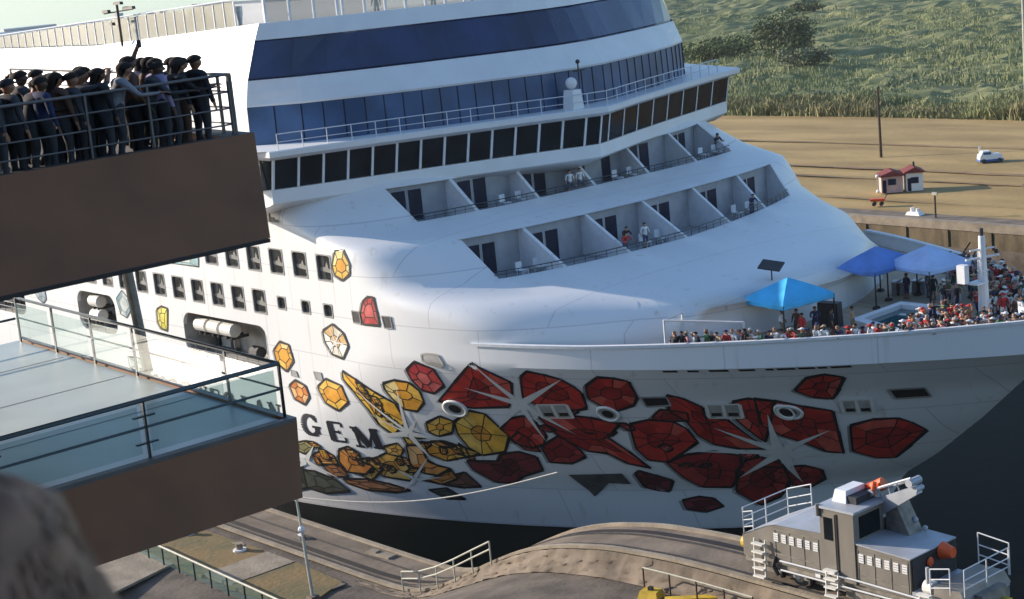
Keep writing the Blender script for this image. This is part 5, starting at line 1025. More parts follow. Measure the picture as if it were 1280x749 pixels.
part('floor', MB().mat('terrace_floor').add([(71.1, -96, 26.3), (71.1, -67.5, 26.3), (58.3, -66.85, 26.3), (58.3, -96, 26.3), (71.1, -96, 26.2), (71.1, -67.5, 26.2), (58.3, -66.85, 26.2)], [(0, 1, 2, 3)]), t)
part('edge_trim', MB().mat('rail_steel').add([(71.25, -96, 26.28), (71.25, -67.35, 26.28), (58.2, -66.7, 26.28), (71.25, -96, 26.36), (71.25, -67.35, 26.36), (58.2, -66.7, 26.36), (71.1, -96, 26.36), (71.1, -67.5, 26.36), (58.3, -66.85, 26.36)], [(0, 1, 4, 3), (3, 4, 7, 6), (1, 2, 5, 4), (4, 5, 8, 7)]), t)
for i in range(4): part('floor_joint', MB().mat('rail_steel').box(70.9 - 3.2 * i - .02, 70.9 - 3.2 * i + .0, -88, -67.6 + .045 * 3.2 * i, 26.301, 26.306), t)
EU = [(71.0, v, 26.3) for v in (-67.45, -70.4, -73.4, -76.4, -79.4)]
brail(t, EU, 1.12, (.55,), 'rail_dark', .035)
EV = [(71.0, -67.45, 26.3)] + [(71.0 - s, -67.45 + s * .045, 26.3) for s in (2.1, 6.2, 8.3, 10.4, 12.5)]
brail(t, EV, 1.12, (.55,), 'rail_dark', .03)
for a, b_ in zip(EU, EU[1:]):
    part('glass_panel', MB().mat('balustrade_glass').add([(a[0] - .06, a[1] - .1, 26.42), (b_[0] - .06, b_[1] + .1, 26.42), (b_[0] - .06, b_[1] + .1, 27.3), (a[0] - .06, a[1] - .1, 27.3)], [(0, 1, 2, 3)]), t)
    for z in (26.6, 27.1): part('glass_clamp', MB().mat('rail_dark').box(b_[0] - .07, b_[0] + .0, b_[1] - .22, b_[1] + .22, z, z + .03), t)
for a, b_ in zip(EV, EV[1:]):
    part('glass_panel', MB().mat('balustrade_glass').add([(a[0] - .1, a[1] - .06, 26.42), (b_[0] + .1, b_[1] - .06, 26.42), (b_[0] + .1, b_[1] - .06, 27.3), (a[0] - .1, a[1] - .06, 27.3)], [(0, 1, 2, 3)]), t)
part('inner_rail', MB().mat('rail_dark').path([(58.5, -66.95, 27.42), (58.5, -78, 27.42)], .03), t); part('inner_rail', MB().mat('rail_dark').path([(58.5, -66.95, 26.9), (58.5, -78, 26.9)], .03), t)
m = MB().mat('mule_frame').tube((0, 0, 0), (-.35, -.1, 4.0), .12, 10); solo('support_column', m, 'slim dark steel column rising from the lower balcony to the upper one', 'column', (64.7, -66.85, 26.3))
# unseen visitor centre block, added behind the balconies to shade the hull
vc = thing('visitor_centre_skyblock', 'unseen visitor centre block behind the balconies, added to cut sky light on the hull', 'building', (90, -97, .5))
part('wall', MB().mat('fascia_brown').box(-45, 150, -30, 0, 0, 50), vc)
for k in range(9): part('window_band', MB().mat('window_dark').box(-44, 148, .02, .12, 3.5 + 5.2 * k, 5.6 + 5.2 * k), vc)
part('roof', MB().mat('concrete_dark').box(-46, 152, -31, 2, 50, 51), vc)
# viewing platform the photographer stands on, below the frame
vp = MB().mat('concrete_dark').prism([(97.2, -87), (101, -87), (101, -83.6), (97.2, -83.6)], 32.6, 32.78); struct('viewing_platform', vp)

# thin warm afternoon haze over the locks and the marsh
hz = MB().mat('haze').box(-950, 500, -140, 700, -9, 53); M['haze'].node_tree
struct('haze', hz, kind='stuff', label='thin pale haze hanging over the lock and the marsh')
NEARX, NEARY = -.555, 1.66
# ================================================================== CANOPIES AND DECK THINGS
def canopy(name, lab, cx, cy, rot, w, d, m_, eave=2.05, peak=1.15, extra=0):
    t = thing(name, lab, 'canopy', (cx, cy, 9.8), rot)
    hw, hd = w / 2, d / 2; c = MB().mat(m_); N = 6
    cor = [(-hw, -hd), (hw, -hd), (hw, hd), (-hw, hd)]
    for i in range(4):
        a, b = cor[i], cor[(i + 1) % 4]; rows = []
        for j in range(N + 1):
            s = j / N; row = []
            for k in range(N + 1):
                q = k / N; x, y = lerp(a[0], b[0], q) * (1 - s), lerp(a[1], b[1], q) * (1 - s)
                row.append((x, y, eave + .3 + peak * s ** .85 - .10 * math.sin(math.pi * q) * (1 - s)))
            rows.append(row)
        c.grid(rows)
        c.grid([[(lerp(a[0], b[0], k / N) * 1.0, lerp(a[1], b[1], k / N), eave + .02 * (k % 2)) for k in range(N + 1)], [(lerp(a[0], b[0], k / N), lerp(a[1], b[1], k / N), eave + .3 - .10 * math.sin(math.pi * k / N)) for k in range(N + 1)]])
    part('roof_cloth', c, t, smooth=False)
    for x, y in cor: part('leg', MB().mat('black_metal').tube((x * .98, y * .98, 0), (x * .98, y * .98, eave + .25), .05), t); part('foot_weight', MB().mat('black_metal').box(x * .98 - .2, x * .98 + .2, y * .98 - .2, y * .98 + .2, 0, .2, (.06, .06, .06, .06)), t)
    f = MB().mat('black_metal')
    for i in range(4): f.tube((*[q * .97 for q in cor[i]], eave), (*[q * .97 for q in cor[(i + 1) % 4]], eave), .025)
    part('truss', f, t)
def rot_for(a, b): return math.atan2(b[1] - a[1], b[0] - a[0])
canopy('cyan_canopy', 'bright cyan pop-up canopy nearest the ship superstructure on the foredeck', 30.2, -5.2, rot_for((28.7, -7.3), (31.9, -7.7)), 3.5, 4.2, 'canopy_cyan', 1.95)
canopy('royal_blue_canopy', 'royal blue pop-up canopy in the middle of the three on the foredeck', 29.7, 4.1, rot_for((28.5, 1.9), (31.3, 1.9)), 3.0, 4.4, 'canopy_royal', 2.1)
canopy('pale_blue_canopy', 'pale blue pop-up canopy beside the mast crowd on the foredeck', 32.6, 5.6, rot_for((29.8, 5.6), (34.7, 3.9)) + .15, 3.9, 3.6, 'canopy_pale', 2.1)
g_ = 'grey crates under the canopies'
for i, (u, v, lab) in enumerate(((29.9, 6.1, 'grey crate under the royal blue canopy, left of its twin'), (30.9, 6.9, 'grey crate between the royal blue and the pale blue canopy'))):
    t = thing('deck_crate', lab, 'crate', (u, v, 9.8), .3, g_); part('box', MB().mat('crate_grey').box(-.45, .45, -.35, .35, 0, .8, (.02, .02, .02, .02)), t); part('lid', MB().mat('white_trim').box(-.48, .48, -.38, .38, .8, .88), t)
    part('strap', MB().mat('mule_dark').box(-.1, .1, -.37, .37, .0, .9), t)
t = thing('deck_screen', 'black flat panel on a post behind the cyan canopy', 'screen', (27.2, -3.2, 9.8), .4)
part('panel', MB().mat('black_metal').add([(-.7, -.6, 3.5), (.7, -.6, 3.3), (.7, .6, 3.6), (-.7, .6, 3.8), (-.7, -.6, 3.42), (.7, -.6, 3.22), (.7, .6, 3.52), (-.7, .6, 3.72)], [(0, 1, 2, 3), (7, 6, 5, 4), (0, 4, 5, 1), (1, 5, 6, 2), (2, 6, 7, 3), (3, 7, 4, 0)]), t); part('post', MB().mat('black_metal').tube((0, 0, 0), (0, 0, 3.5), .05), t)
t = thing('dark_cabinet', 'black equipment cabinet under the cyan canopy behind the crowd', 'cabinet', (31.4, -2.9, 9.8), .2); part('body', MB().mat('black_metal').box(-.7, .7, -.35, .35, 0, 1.5, (.03, .03, .03, .03)), t); part('door', MB().mat('mule_dark').box(-.6, .6, -.38, -.35, .1, 1.4), t); part('handle', MB().mat('white_trim').box(.4, .45, -.42, -.38, .6, .9), t)
t = thing('white_awning_frame', 'low white pipe frame over the rail left of the cyan canopy', 'frame', (0, 0, 0))
for a, b_ in (((27.2, -13.0, 11.9), (31.3, -10.6, 11.7)), ((27.2, -13.0, 10.0), (27.2, -13.0, 11.9)), ((31.3, -10.6, 9.8), (31.3, -10.6, 11.7)), ((27.2, -13.0, 11.9), (26.8, -11.0, 11.9)), ((26.8, -11.0, 9.8), (26.8, -11.0, 11.9))): part('pipe', MB().mat('rail_white').tube(a, b_, .07), t)
for (u, v, r_, lab) in ((43.6, -.2, .0, 'white mooring winch on the bow platform at the right edge'), (42.6, 1.4, 1.2, 'second white mooring winch, behind the first one at the bow')):
    t = thing('mooring_winch', lab, 'winch', (u, v, 10.5), r_, 'white winches at the bow')
    part('drum', MB().mat('white_trim').tube((-.4, 0, .4), (.4, 0, .4), .3, 14), t); part('frame', MB().mat('white_paint').box(-.55, -.4, -.35, .35, 0, .75).box(.4, .55, -.35, .35, 0, .75), t); part('motor', MB().mat('raft_white').box(.55, .95, -.2, .2, .1, .5), t)
for i, (u, v, r_) in enumerate(((29.1, 13.4, 0), (30.3, 12.9, .4), (31.4, 12.3, .8))):
    t = thing('deck_machinery', ('dark winch by the far rail behind the royal blue canopy', 'dark winch at the far rail between the blue canopies', 'dark winch at the far rail left of the pale blue canopy')[i], 'winch', (u, v, 9.8), r_, 'dark gear at the far rail')
    part('drum', MB().mat('mule_dark').tube((-.5, 0, .7), (.5, 0, .7), .4, 12), t); part('frame', MB().mat('black_metal').box(-.7, -.55, -.4, .4, 0, 1.3).box(.55, .7, -.4, .4, 0, 1.3), t); part('lever', MB().mat('black_metal').tube((.3, .2, 1), (.9, .5, 2.0), .05), t)

# ================================================================== PEOPLE
def body(pose):
    # joints: name -> (x forward, y left, z up), radius
    J = {'pelvis': ((0, 0, .93), .135, .105), 'waist': ((.0, 0, 1.08), .125, .10), 'chest': ((0, 0, 1.28), .155, .11), 'upper': ((-.01, 0, 1.39), .13, .09), 'neck': ((.0, 0, 1.475), .052, .052),
         'chin': ((.02, 0, 1.545), .066, .072), 'head': ((.015, 0, 1.62), .078, .092), 'crown': ((.0, 0, 1.69), .055, .065)}
    E = [('pelvis', 'waist'), ('waist', 'chest'), ('chest', 'upper'), ('upper', 'neck'), ('neck', 'chin'), ('chin', 'head'), ('head', 'crown')]
    lean = pose.get('lean', 0)
    for k, (p, a, b) in list(J.items()):
        if p[2] > 1.0: J[k] = ((p[0] + (p[2] - .93) * lean, p[1], p[2] - abs(lean) * (p[2] - .93) * .25), a, b)
    ux, uz = J['upper'][0][0], J['upper'][0][2]
    for s, n in ((1, 'L'), (-1, 'R')):
        arm = pose['arms'][0 if s > 0 else 1]
        J['sh' + n] = ((ux, s * .185, uz), .062, .062); p = Vector((ux, s * .20, uz - .02))
        e = p + Vector(arm[0]) * .27 * Vector((1, 1, 1)).length / math.sqrt(3); e = p + Vector((arm[0][0], arm[0][1] * s, arm[0][2])).normalized() * .28
        w = e + Vector((arm[1][0], arm[1][1] * s, arm[1][2])).normalized() * .25; d = (w - e).normalized()
        J['el' + n] = (tuple(e), .045, .045); J['wr' + n] = (tuple(w), .029, .029); J['ha' + n] = (tuple(w + d * .06), .034, .022)
        E += [('upper', 'sh' + n), ('sh' + n, 'el' + n), ('el' + n, 'wr' + n), ('wr' + n, 'ha' + n)]
        a = d.orthogonal().normalized() if abs(d.z) > .9 else d.cross(Vector((0, 0, 1))).normalized()
        if pose.get('fingers'):
            for i, (o, l) in enumerate(((-.027, .055), (-.009, .068), (.009, .064), (.027, .05))):
                base = w + d * .085 + a * o; mid = base + d * l * .55 + Vector((0, 0, -.012)); tip = mid + d * l * .45 + Vector((.0, 0, -.022))
                for q, pt_, r in (('a', base, .0095), ('b', mid, .009), ('c', tip, .0075)): J['f%d%s%s' % (i, q, n)] = (tuple(pt_), r, r)
                E += [('ha' + n, 'f%da%s' % (i, n)), ('f%da%s' % (i, n), 'f%db%s' % (i, n)), ('f%db%s' % (i, n), 'f%dc%s' % (i, n))]
            b0 = w + d * .03 + a * .035; b1 = b0 + (d * .6 + a * .8).normalized() * .04
            J['tha' + n] = (tuple(b0), .012, .012); J['thb' + n] = (tuple(b1), .009, .009); E += [('wr' + n, 'tha' + n), ('tha' + n, 'thb' + n)]
        lg = pose.get('legs', ((0, .0), (0, .0)))[0 if s > 0 else 1]; hx, kx = lg
        J['hip' + n] = ((0, s * .095, .86), .092, .09); J['kn' + n] = ((hx * .5 + .02, s * .105, .48), .06, .06); J['an' + n] = ((kx, s * .11, .09), .038, .038); J['he' + n] = ((kx - .03, s * .11, .035), .036, .034); J['to' + n] = ((kx + .17, s * .13, .03), .036, .026)
        E += [('pelvis', 'hip' + n), ('hip' + n, 'kn' + n), ('kn' + n, 'an' + n), ('an' + n, 'he' + n), ('an' + n, 'to' + n)]
    J['nose'] = ((J['head'][0][0] + .098, 0, J['head'][0][2] - .035), .013, .013); E.append(('head', 'nose'))
    for s, n in ((1, 'l'), (-1, 'r')): J['ear' + n] = ((J['head'][0][0] - .005, s * .083, J['head'][0][2] - .03), .014, .018); E.append(('head', 'ear' + n))
    names = list(J); idx = {n: i for i, n in enumerate(names)}
    me = bpy.data.meshes.new('person'); me.from_pydata([J[n][0] for n in names], [(idx[a], idx[b]) for a, b in E], [])
    o = bpy.data.objects.new('tmp', me); COL.objects.link(o)
    md = o.modifiers.new('s', 'SKIN'); sd_ = o.modifiers.new('d', 'SUBSURF'); sd_.levels = pose.get('sub', 1); sd_.render_levels = sd_.levels
    md.use_smooth_shade = True
    for n, i in idx.items(): me.skin_vertices[0].data[i].radius = (J[n][1], J[n][2]); me.skin_vertices[0].data[i].use_root = (n == 'pelvis')
    dg = bpy.context.evaluated_depsgraph_get(); dg.update(); ev = o.evaluated_get(dg); out = bpy.data.meshes.new_from_object(ev); out.name = 'person_body'
    bpy.data.objects.remove(o)
    seg = []
    for a, b in E:
        k = 0
        if a[:2] in ('sh',) or b in ('shL', 'shR') or a in ('waist', 'chest', 'pelvis') and b in ('waist', 'chest', 'upper'): k = 1
        if b[:2] in ('wr',) and pose.get('sleeve'): k = 1
        if b[:3] == 'hip' or b[:2] == 'kn' or b[:2] == 'an': k = 2
        if b[:2] == 'an' and pose.get('shorts'): k = 0
        if b[:2] in ('he', 'to') and b not in ('head',): k = 3
        if b == 'head' or a == 'head': k = 0
        seg.append((Vector(J[a][0]), Vector(J[b][0]), k, (J[a][1] + J[b][1]) / 2))
    mi = []
    for p in out.polygons:
        c = Vector(p.center); best = (9, 0)
        for A_, B_, k, r in seg:
            ab = B_ - A_; tt = max(0, min(1, (c - A_).dot(ab) / (ab.length_squared + 1e-9))); dd = (c - (A_ + ab * tt)).length / (r + .02)
            if dd < best[0]: best = (dd, k)
        mi.append(best[1])
    while len(out.materials) < 4: out.materials.append(None)
    out.polygons.foreach_set('material_index', mi); out.shade_smooth(); out.update()
    hd = J['head'][0]
    # hair cap and hat
    def cap(kind):
        m = MB().mat('hair_dark'); rows = []; cz = hd[2] + .005
        for i in range(6):
            th = (math.pi * (.04 + .50 * i / 5)) if kind != 'long' else math.pi * (.04 + .56 * i / 5); row = []
            for j in range(13):
                ph = 2 * math.pi * j / 12; back = (1 - math.cos(ph)) / 2; t2 = th * (.72 + .42 * back)
                row.append((hd[0] - .008 + .108 * math.sin(t2) * math.cos(ph), .094 * math.sin(t2) * math.sin(ph), cz + .012 + .112 * math.cos(t2)))
            rows.append(row)
        if kind == 'long': rows.append([(hd[0] - .04 + .085 * math.cos(2 * math.pi * j / 12), .085 * math.sin(2 * math.pi * j / 12), cz - .17 if 3 < j < 9 else cz - .0) for j in range(13)])
        m.grid(rows)
        if kind in ('cap', 'sunhat'):
            n = 14; R = .17 if kind == 'sunhat' else .11
            top = [(hd[0] + (.112 + (.09 if kind == 'cap' and abs(((j / n * 6.283 + 3.14) % 6.283) - 3.14) < .7 else 0) + (.07 if kind == 'sunhat' else 0)) * math.cos(2 * math.pi * j / n), (.10 + (.07 if kind == 'sunhat' else 0)) * math.sin(2 * math.pi * j / n), cz + .035) for j in range(n + 1)]
            m.grid([[(hd[0] + .09 * math.cos(2 * math.pi * j / n), .09 * math.sin(2 * math.pi * j / n), cz + .055) for j in range(n + 1)], top, [(a, b, c - .012) for a, b, c in top]])
        return m.mesh('hair', True)
    return out, {k: cap(k) for k in ('short', 'long', 'cap', 'sunhat')}, hd
D, F_, UPV = (0.05, .25, -1), (1, .1, .1), (.3, .1, 1)
POSE = {
 'stand': dict(arms=[((.05, .22, -1), (.25, .05, -1)), ((.0, .22, -1), (.2, .05, -1))], shorts=True),
 'lean': dict(lean=.25, arms=[((.45, .25, -.8), (1, -.2, .05)), ((.5, .25, -.8), (1, -.2, .0))], legs=((-.02, -.1), (.05, -.02)), sleeve=False),
 'photo': dict(arms=[((.8, .1, .2), (.35, -.5, .7)), ((.8, .1, .2), (.35, -.5, .7))], sleeve=False, shorts=True),
 'armup': dict(arms=[((.35, .3, .55), (.35, .05, 1)), ((.05, .25, -1), (.4, 0, -.8))], sleeve=False),
 'point': dict(arms=[((1, .15, .15), (1, .0, .1)), ((.0, .25, -1), (.3, .1, -1))], legs=((.1, .12), (-.08, -.12))),
 'crossed': dict(arms=[((.35, .15, -.9), (.5, -1, .1)), ((.3, .15, -.9), (.5, -1, .2))], sleeve=True),
 'walk': dict(arms=[((.4, .15, -.9), (.6, 0, -.7)), ((-.35, .2, -.9), (.1, 0, -1))], legs=((.22, .2), (-.18, -.28)), shorts=True),
}
BODY = {k: body(p) for k, p in POSE.items()}
NEAR = {k: body(dict(POSE[k], fingers=True, sleeve=(k in ('stand', 'lean')), shorts=False)) for k in ('stand', 'lean', 'photo', 'armup', 'point')}
def person(loc, face, pose, top, bottom, skin, hair, hat, label, group, scale=1.0, lib=None, hatcol=None):
    me, caps, hd = (lib or BODY)[pose]
    o = bpy.data.objects.new('person', me); COL.objects.link(o); o.location = W(*loc); o.rotation_euler = (0, 0, YAW + face); k_ = 1.5 if lib is NEAR else 1.28; o.scale = (scale * k_, scale * k_, scale)
    for i, mn in enumerate((skin, 'cloth_' + top, 'cloth_' + bottom, 'cloth_black')):
        o.material_slots[i].link = 'OBJECT'; o.material_slots[i].material = M[mn]
    o['label'] = label; o['category'] = 'person'; o['group'] = group
    h = bpy.data.objects.new('hat' if hat in ('cap', 'sunhat') else 'hair', caps[hat]); COL.objects.link(h); h.parent = o
    h.material_slots[0].link = 'OBJECT'; h.material_slots[0].material = M[('cloth_' + hatcol) if hatcol else hair]
    return o
used = set(); PR = random.Random(21)
HN = {'hair_dark': 'dark', 'hair_brown': 'brown', 'hair_grey': 'grey'}
PN = {'stand': 'standing', 'lean': 'leaning forward', 'photo': 'holding both hands up to the face', 'armup': 'raising one arm', 'point': 'pointing ahead', 'crossed': 'with folded arms', 'walk': 'stepping forward'}
def crowd_person(u, v, z, face, where, group, scale=1.02, tops=None, lib=None, poses=None, bots=None):
    for _ in range(200):
        top = PR.choice(tops or ['red', 'white', 'white', 'white', 'grey', 'black', 'navy', 'pink', 'white', 'tan', 'tan', 'white', 'brown', 'red', 'green', 'black', 'red', 'charcoal']); bot = PR.choice(bots or ['khaki', 'denim', 'black', 'navy', 'white', 'grey'])
        pose = PR.choice(poses or ['stand', 'lean', 'photo', 'stand', 'armup', 'crossed', 'point', 'walk']); hat = PR.choice(['short', 'short', 'long', 'cap', 'sunhat']); hc = PR.choice(['white', 'navy', 'red', 'tan', 'black']) if hat in ('cap', 'sunhat') else None
        hair = PR.choice(['hair_dark', 'hair_brown', 'hair_grey']); skin = PR.choice(['skin_light', 'skin_light', 'skin_mid', 'skin_dark'])
        hd_ = ('%s %s' % (hc, 'cap' if hat == 'cap' else 'sun hat')) if hc else ('%s %s hair' % (HN[hair], hat))
        lab = 'person in %s top and %s %s with %s, %s %s' % (top, bot, 'trousers' if pose in ('lean', 'armup', 'point', 'crossed') else 'shorts' if lib is None else 'trousers', hd_, PN[pose], where)
        if len(lab.split()) > 16: continue
        if lab not in used: used.add(lab); break
    return person((u, v, z), face + PR.uniform(-.4, .4), pose, top, bot, skin, hair, hat, lab, group, scale * PR.uniform(.93, 1.05), lib, hc)
G1 = 'passengers crowding the foredeck'
# front rank along the near bulwark, then a second rank
u = 28.6
while u < 45.4:
    b_ = half_beam(u, 10.4)
    crowd_person(u, -(b_ - .8), 9.8, -math.pi / 2 - .3, 'at near rail', G1); u += PR.uniform(.24, .38)
u = 28.6
while u < 45.0:
    b_ = half_beam(u, 10.4)
    if u > 37.5 or PR.random() < .2: crowd_person(u, -(b_ - PR.uniform(1.35, 1.8)), 9.8, -math.pi / 2 - .2, 'in second row', G1)
    u += PR.uniform(.34, .5)
# knots of people beside the pool and round the mast
for i in range(34): crowd_person(PR.uniform(37.6, 42.0), PR.uniform(-4.2, -.2), 9.8, PR.uniform(-2.6, -.6), 'near mast', G1)
for i in range(46):
    u = PR.uniform(37.4, 44.4); v = PR.uniform(1.9, 6.2) - max(0, u - 41) * .5
    crowd_person(u, v, 9.8, PR.uniform(-2.6, -.2), 'behind mast', G1)
for i in range(34):
    u = PR.uniform(34.2, 39.0); v = PR.uniform(6.4, 10.6) - max(0, (u - 34)) * .55
    crowd_person(u, v, 9.8, PR.uniform(0, 6.2), 'by far rail', G1)
for i in range(22): u = PR.uniform(42.2, 46.0); crowd_person(u, -PR.uniform(.2, .95) * (half_beam(u, 10.4) - .9), 9.8, PR.uniform(-2.6, -.6), 'near bow tip', G1)
for i in range(12): crowd_person(PR.uniform(31.2, 34.6), PR.uniform(8.6, 11.4), 9.8, PR.uniform(0, 6.2), 'behind pale canopy', G1)
for i in range(8): crowd_person(PR.uniform(34.6, 37.2), PR.uniform(3.2, 5.4), 9.8, PR.uniform(0, 6.2), 'past the pool', G1, tops=['green', 'tan', 'grey', 'khaki', 'black'])
SPOT = [(32.3, -6.6, 'red', 'red', 'stand', 'person all in red standing alone between cyan canopy and the near rail crowd'),
        (33.2, -5.0, 'black', 'black', 'stand', 'person all in black standing with arms down left of the pool'),
        (33.9, -3.9, 'tan', 'khaki', 'stand', 'person in tan top near the pool corner, right of the one in black'),
        (31.9, -4.9, 'navy', 'navy', 'crossed', 'person in navy with folded arms beside the cyan canopy leg'),
        (31.3, -5.9, 'brown', 'brown', 'stand', 'person in brown at the right edge of the cyan canopy'),
        (30.6, -6.4, 'white', 'khaki', 'stand', 'person in white top and khaki shorts under the cyan canopy'),
        (33.0, 5.4, 'black', 'black', 'stand', 'person in black under the pale blue canopy'), (32.2, 5.9, 'grey', 'denim', 'crossed', 'person in grey top under the pale blue canopy by the crates'),
        (31.2, 5.1, 'navy', 'navy', 'stand', 'person in navy between the royal blue canopy leg and crate'), (33.9, 6.6, 'green', 'tan', 'stand', 'person in green top at the back of the pale blue canopy')]
for (u, v, a, b_, ps_, lab) in SPOT: person((u, v, 9.8), PR.uniform(0, 6), ps_, a, b_, 'skin_mid', 'hair_dark', 'short', lab, 'passengers beside the canopies', .98)
# people on the balconies of the ship
for (u, v, z, a, lab) in ((16.3, -5.1, 13.4, 'red', 'person in red leaning on the lower ship balcony rail'), (14.8, -3.6, 13.4, 'black', 'person in black on the lower ship balcony right of the one in red'), (15.3, -2.2, 13.4, 'white', 'person in white top on the lower ship balcony, third in line'),
                          (14.5, 9.6, 13.4, 'navy', 'person in navy on the lower ship balcony furthest right'), (7.6, -1.6, 16.6, 'white', 'person in white on the upper ship balcony under the bridge'), (7.7, -.7, 16.6, 'white', 'second person in white on the upper ship balcony beside the first'),
                          (5.4, 16.2, 16.6, 'black', 'person in black on the far right upper ship balcony'), (5.0, 16.6, 16.6, 'navy', 'person in navy beside the one in black on the upper ship balcony')):
    person((u, v, z), -.2, 'lean' if a != 'white' else 'stand', a, 'denim', 'skin_light', 'hair_dark', 'short', lab, 'people on the ship balconies', 1.0)
for i, (x, y) in enumerate(((-9, -17.6), (-12.5, -17.2), (-15.5, -17.8), (-20, -17.4), (-3, -9), (-1.5, -5), (-.5, -2), (-1, 3), (-2, 7), (-17.5, -17.0), (-24, -17.5))):
    crowd_person(x, y, 30.1 + min(0, x + 3) * .045, PR.uniform(0, 6), 'on top deck', 'people on the top deck')
# spectators on the upper balcony: (u, v, pose, top, bottom, hat, hat colour, scale, label, facing)
G2 = 'spectators on the upper balcony'
SP = [(71.15, -72.15, 'stand', 'charcoal', 'black', 'cap', 'black', .98, 'person in dark cap, leftmost complete figure at the upper balcony rail', 1.6),
      (70.9, -71.75, 'lean', 'black', 'charcoal', 'short', None, .96, 'person in black bending forward right of the one in dark cap', 1.4),
      (71.1, -71.25, 'stand', 'brown', 'charcoal', 'long', None, .98, 'long haired person in brown right of the bending one', 1.7),
      (70.3, -70.95, 'stand', 'charcoal', 'black', 'short', None, .95, 'short person in the second row behind the long haired one', 1.5),
      (71.0, -70.75, 'photo', 'charcoal', 'black', 'short', None, .97, 'person in charcoal holding a camera up left of the grey shirt', 1.5),
      (71.2, -70.25, 'lean', 'grey', 'charcoal', 'long', None, 1.02, 'person in pale grey shirt leaning over the upper balcony rail', 1.3),
      (70.95, -69.75, 'armup', 'brown', 'black', 'short', None, 1.04, 'tall person in brown raising a phone high in one hand', 1.3),
      (71.2, -69.35, 'stand', 'lilac', 'charcoal', 'short', None, .99, 'person in lilac shirt and charcoal trousers at the upper balcony rail', 1.5),
      (70.8, -69.05, 'lean', 'charcoal', 'black', 'short', None, .99, 'person in charcoal just right of the lilac shirt', 1.4),
      (71.1, -68.85, 'stand', 'black', 'brown', 'long', None, .97, 'long haired person in black, second from the balcony corner', 1.3),
      (71.2, -68.55, 'stand', 'black', 'charcoal', 'short', None, .97, 'person in black standing at the balcony corner, rightmost spectator', 1.6),
      (69.9, -71.3, 'stand', 'charcoal', 'black', 'short', None, 1.0, 'person in charcoal in the second row near the middle of the balcony', 1.4),
      (70.0, -70.2, 'stand', 'brown', 'black', 'short', None, .97, 'person in brown in the second row behind the grey shirt', 1.4),
      (70.2, -69.4, 'stand', 'charcoal', 'black', 'short', None, .97, 'person in charcoal in the second row behind the lilac shirt', 1.4),
      (69.6, -71.9, 'photo', 'black', 'charcoal', 'short', None, 1.0, 'person in black holding a camera in the back row, far left', 1.4),
      (71.1, -72.7, 'stand', 'charcoal', 'black', 'short', None, .95, 'person in charcoal cut by the left edge of the frame', 1.5),
      (71.0, -73.2, 'stand', 'charcoal', 'black', 'short', None, .97, 'person in charcoal just outside the left edge of the balcony view', 1.5)]
for i, (u, v, a, b_, lab) in enumerate(((70.6, -72.4, 'charcoal', 'black', 'person in charcoal behind the one in dark cap'), (70.5, -71.2, 'black', 'charcoal', 'person in black between the long haired and the short one, second row'),
        (70.6, -70.45, 'charcoal', 'black', 'person in charcoal directly behind the one leaning in grey shirt'), (70.45, -69.05, 'brown', 'navy', 'person in brown in the gap behind the lilac shirt'), (70.5, -68.65, 'charcoal', 'black', 'person in charcoal behind the corner pair'),
        (69.8, -72.6, 'charcoal', 'black', 'person in charcoal in the back row at the far left'), (69.5, -70.8, 'black', 'black', 'person in black in the back row behind the camera user'), (69.6, -69.0, 'navy', 'charcoal', 'person in navy in the back row near the corner'),
        (71.15, -71.55, 'navy', 'charcoal', 'person in navy at the rail beside the long haired person in brown'), (71.2, -70.5, 'black', 'charcoal', 'person in black at the rail left of the grey shirt'), (71.2, -69.6, 'charcoal', 'black', 'person in charcoal at the rail below the raised phone'),
        (71.2, -72.45, 'charcoal', 'charcoal', 'person in charcoal jacket at the rail left of the dark cap'), (71.2, -71.0, 'charcoal', 'black', 'person in charcoal and black at the rail right of the long haired person'), (71.2, -69.15, 'black', 'charcoal', 'person in black squeezed between lilac shirt and charcoal top'))):
    SP.append((u, v, ('stand', 'lean', 'stand')[i % 3], a, b_, ('short', 'long')[i % 2], None, .96 + .01 * (i % 4), lab, 1.2 + .1 * (i % 5)))
for (u, v, ps_, a, b_, hat, hc, sc, lab, fc) in SP:
    person((u, v, 31.78), fc, ps_, a, b_, PR.choice(['skin_mid', 'skin_dark', 'skin_mid']), 'hair_dark', hat, lab, G2, sc * .97, NEAR, hc)
    if ps_ == 'armup':
        ph = MB().mat('black_metal').box(-.04, .04, -.005, .005, -.07, .07); solo('phone', ph, 'black phone held up by the tall person in brown on the balcony', 'phone', (u - .02, v + .30, 33.72), 1.2)
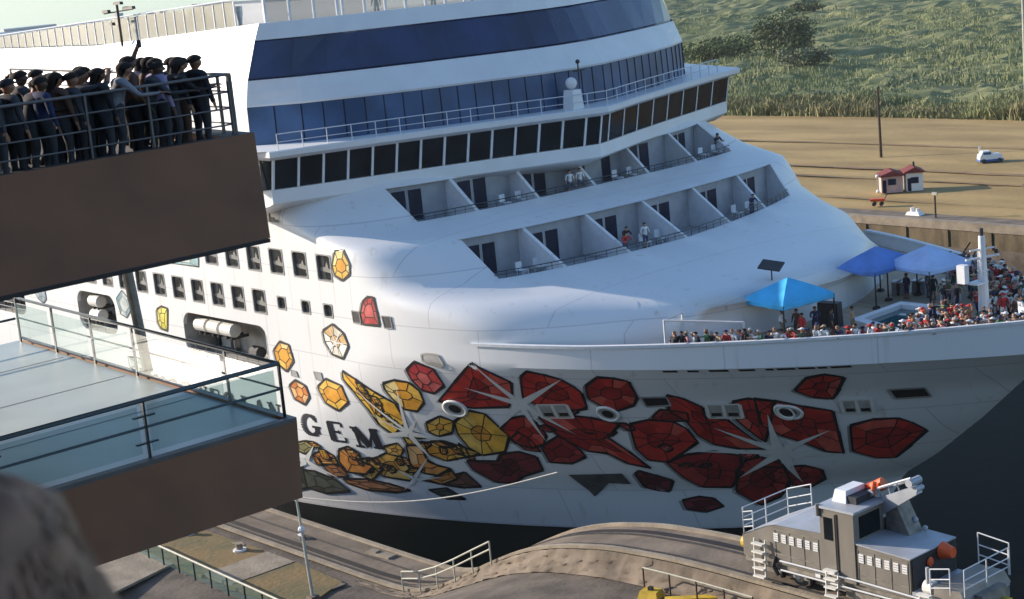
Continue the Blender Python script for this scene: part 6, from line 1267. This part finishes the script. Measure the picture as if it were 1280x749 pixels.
# near blurred head and shoulder at the lower left
me, caps, hd = body(dict(arms=[((.5, .5, -.6), (.9, .1, .4)), ((.1, .3, -1), (.3, 0, -1))], fingers=True, sleeve=True, sub=2))
o = bpy.data.objects.new('person', me); COL.objects.link(o)
for i, mn in enumerate(('skin_mid', 'cloth_brown', 'cloth_charcoal', 'cloth_black')): o.material_slots[i].link = 'OBJECT'; o.material_slots[i].material = M[mn]
o.location = (NEARX, NEARY, 32.795); o.rotation_euler = (0, 0, rad(80)); o.scale = (1.12, 1.12, 1.0)
o['label'] = 'blurred dark haired person in brown close to the lens at the lower left'; o['category'] = 'person'
hm = MB().mat('hair_brown'); from mathutils import noise as _n
prof = [(0, .002), (.006, .035), (.02, .062), (.045, .086), (.08, .100), (.12, .108), (.16, .125), (.2, .15), (.26, .165), (.34, .16), (.42, .10)]
rows = []
for i, (dz, r) in enumerate(prof):
    row = []
    for j in range(49):
        a_ = 2 * math.pi * (j % 48) / 48; q = _n.noise(Vector((math.cos(a_) * 2.2, math.sin(a_) * 2.2, dz * 16))); q2 = _n.noise(Vector((math.cos(a_) * 14, math.sin(a_) * 14, dz * 25)))
        rr3 = r * (1 + .16 * q + .10 * q2) + .004 * q2; row.append((math.cos(a_) * rr3 - .015, math.sin(a_) * rr3 * .95, hd[2] + .125 - dz + .012 * q))
    rows.append(row)
hm.grid(rows)
rs_ = random.Random(4)
for i in range(1500):      # loose strands over the mass
    a_ = rs_.uniform(0, 6.283); dz = rs_.uniform(.005, .36); r = interp(dz, prof) * rs_.uniform(1.0, 1.06); l = rs_.uniform(.03, .08); a2 = a_ + rs_.uniform(-.25, .25); r2 = interp(dz + l, prof) * rs_.uniform(.98, 1.12); z0_ = hd[2] + .125
    p_ = Vector((math.cos(a_) * r - .015, math.sin(a_) * r * .95, z0_ - dz)); q_ = Vector((math.cos(a2) * r2 - .015, math.sin(a2) * r2 * .95, z0_ - dz - l)); w_ = Vector((-math.sin(a_), math.cos(a_), 0)) * .0022
    hm.add([p_ - w_, p_ + w_, q_], [(0, 1, 2)])
part('hair', hm, o, smooth=True)
# floodlight mast on the ship top deck, seen over the crowd
t = thing('floodlight_mast', 'slim mast carrying dark floodlight bars, seen above the balcony crowd', 'light mast', (-21.0, -19.6, 27.5))
part('pole', MB().mat('wood_pole').tube((0, 0, 0), (0, 0, 5.2), .10, 8), t)
for (x, y, z, w) in ((-1.2, -.3, 4.55, .9), (.2, 0, 5.1, 1.1), (1.2, .3, 4.7, 1.5), (-.7, -.2, 3.6, .4)):
    part('floodlight', MB().mat('black_metal').box(x - w / 2, x + w / 2, y - .15, y + .15, z, z + .22, (.05, .05, .02, .02)), t)
part('cross_bar', MB().mat('wood_pole').tube((-1.6, -.3, 4.5), (1.8, .3, 4.7), .05), t)
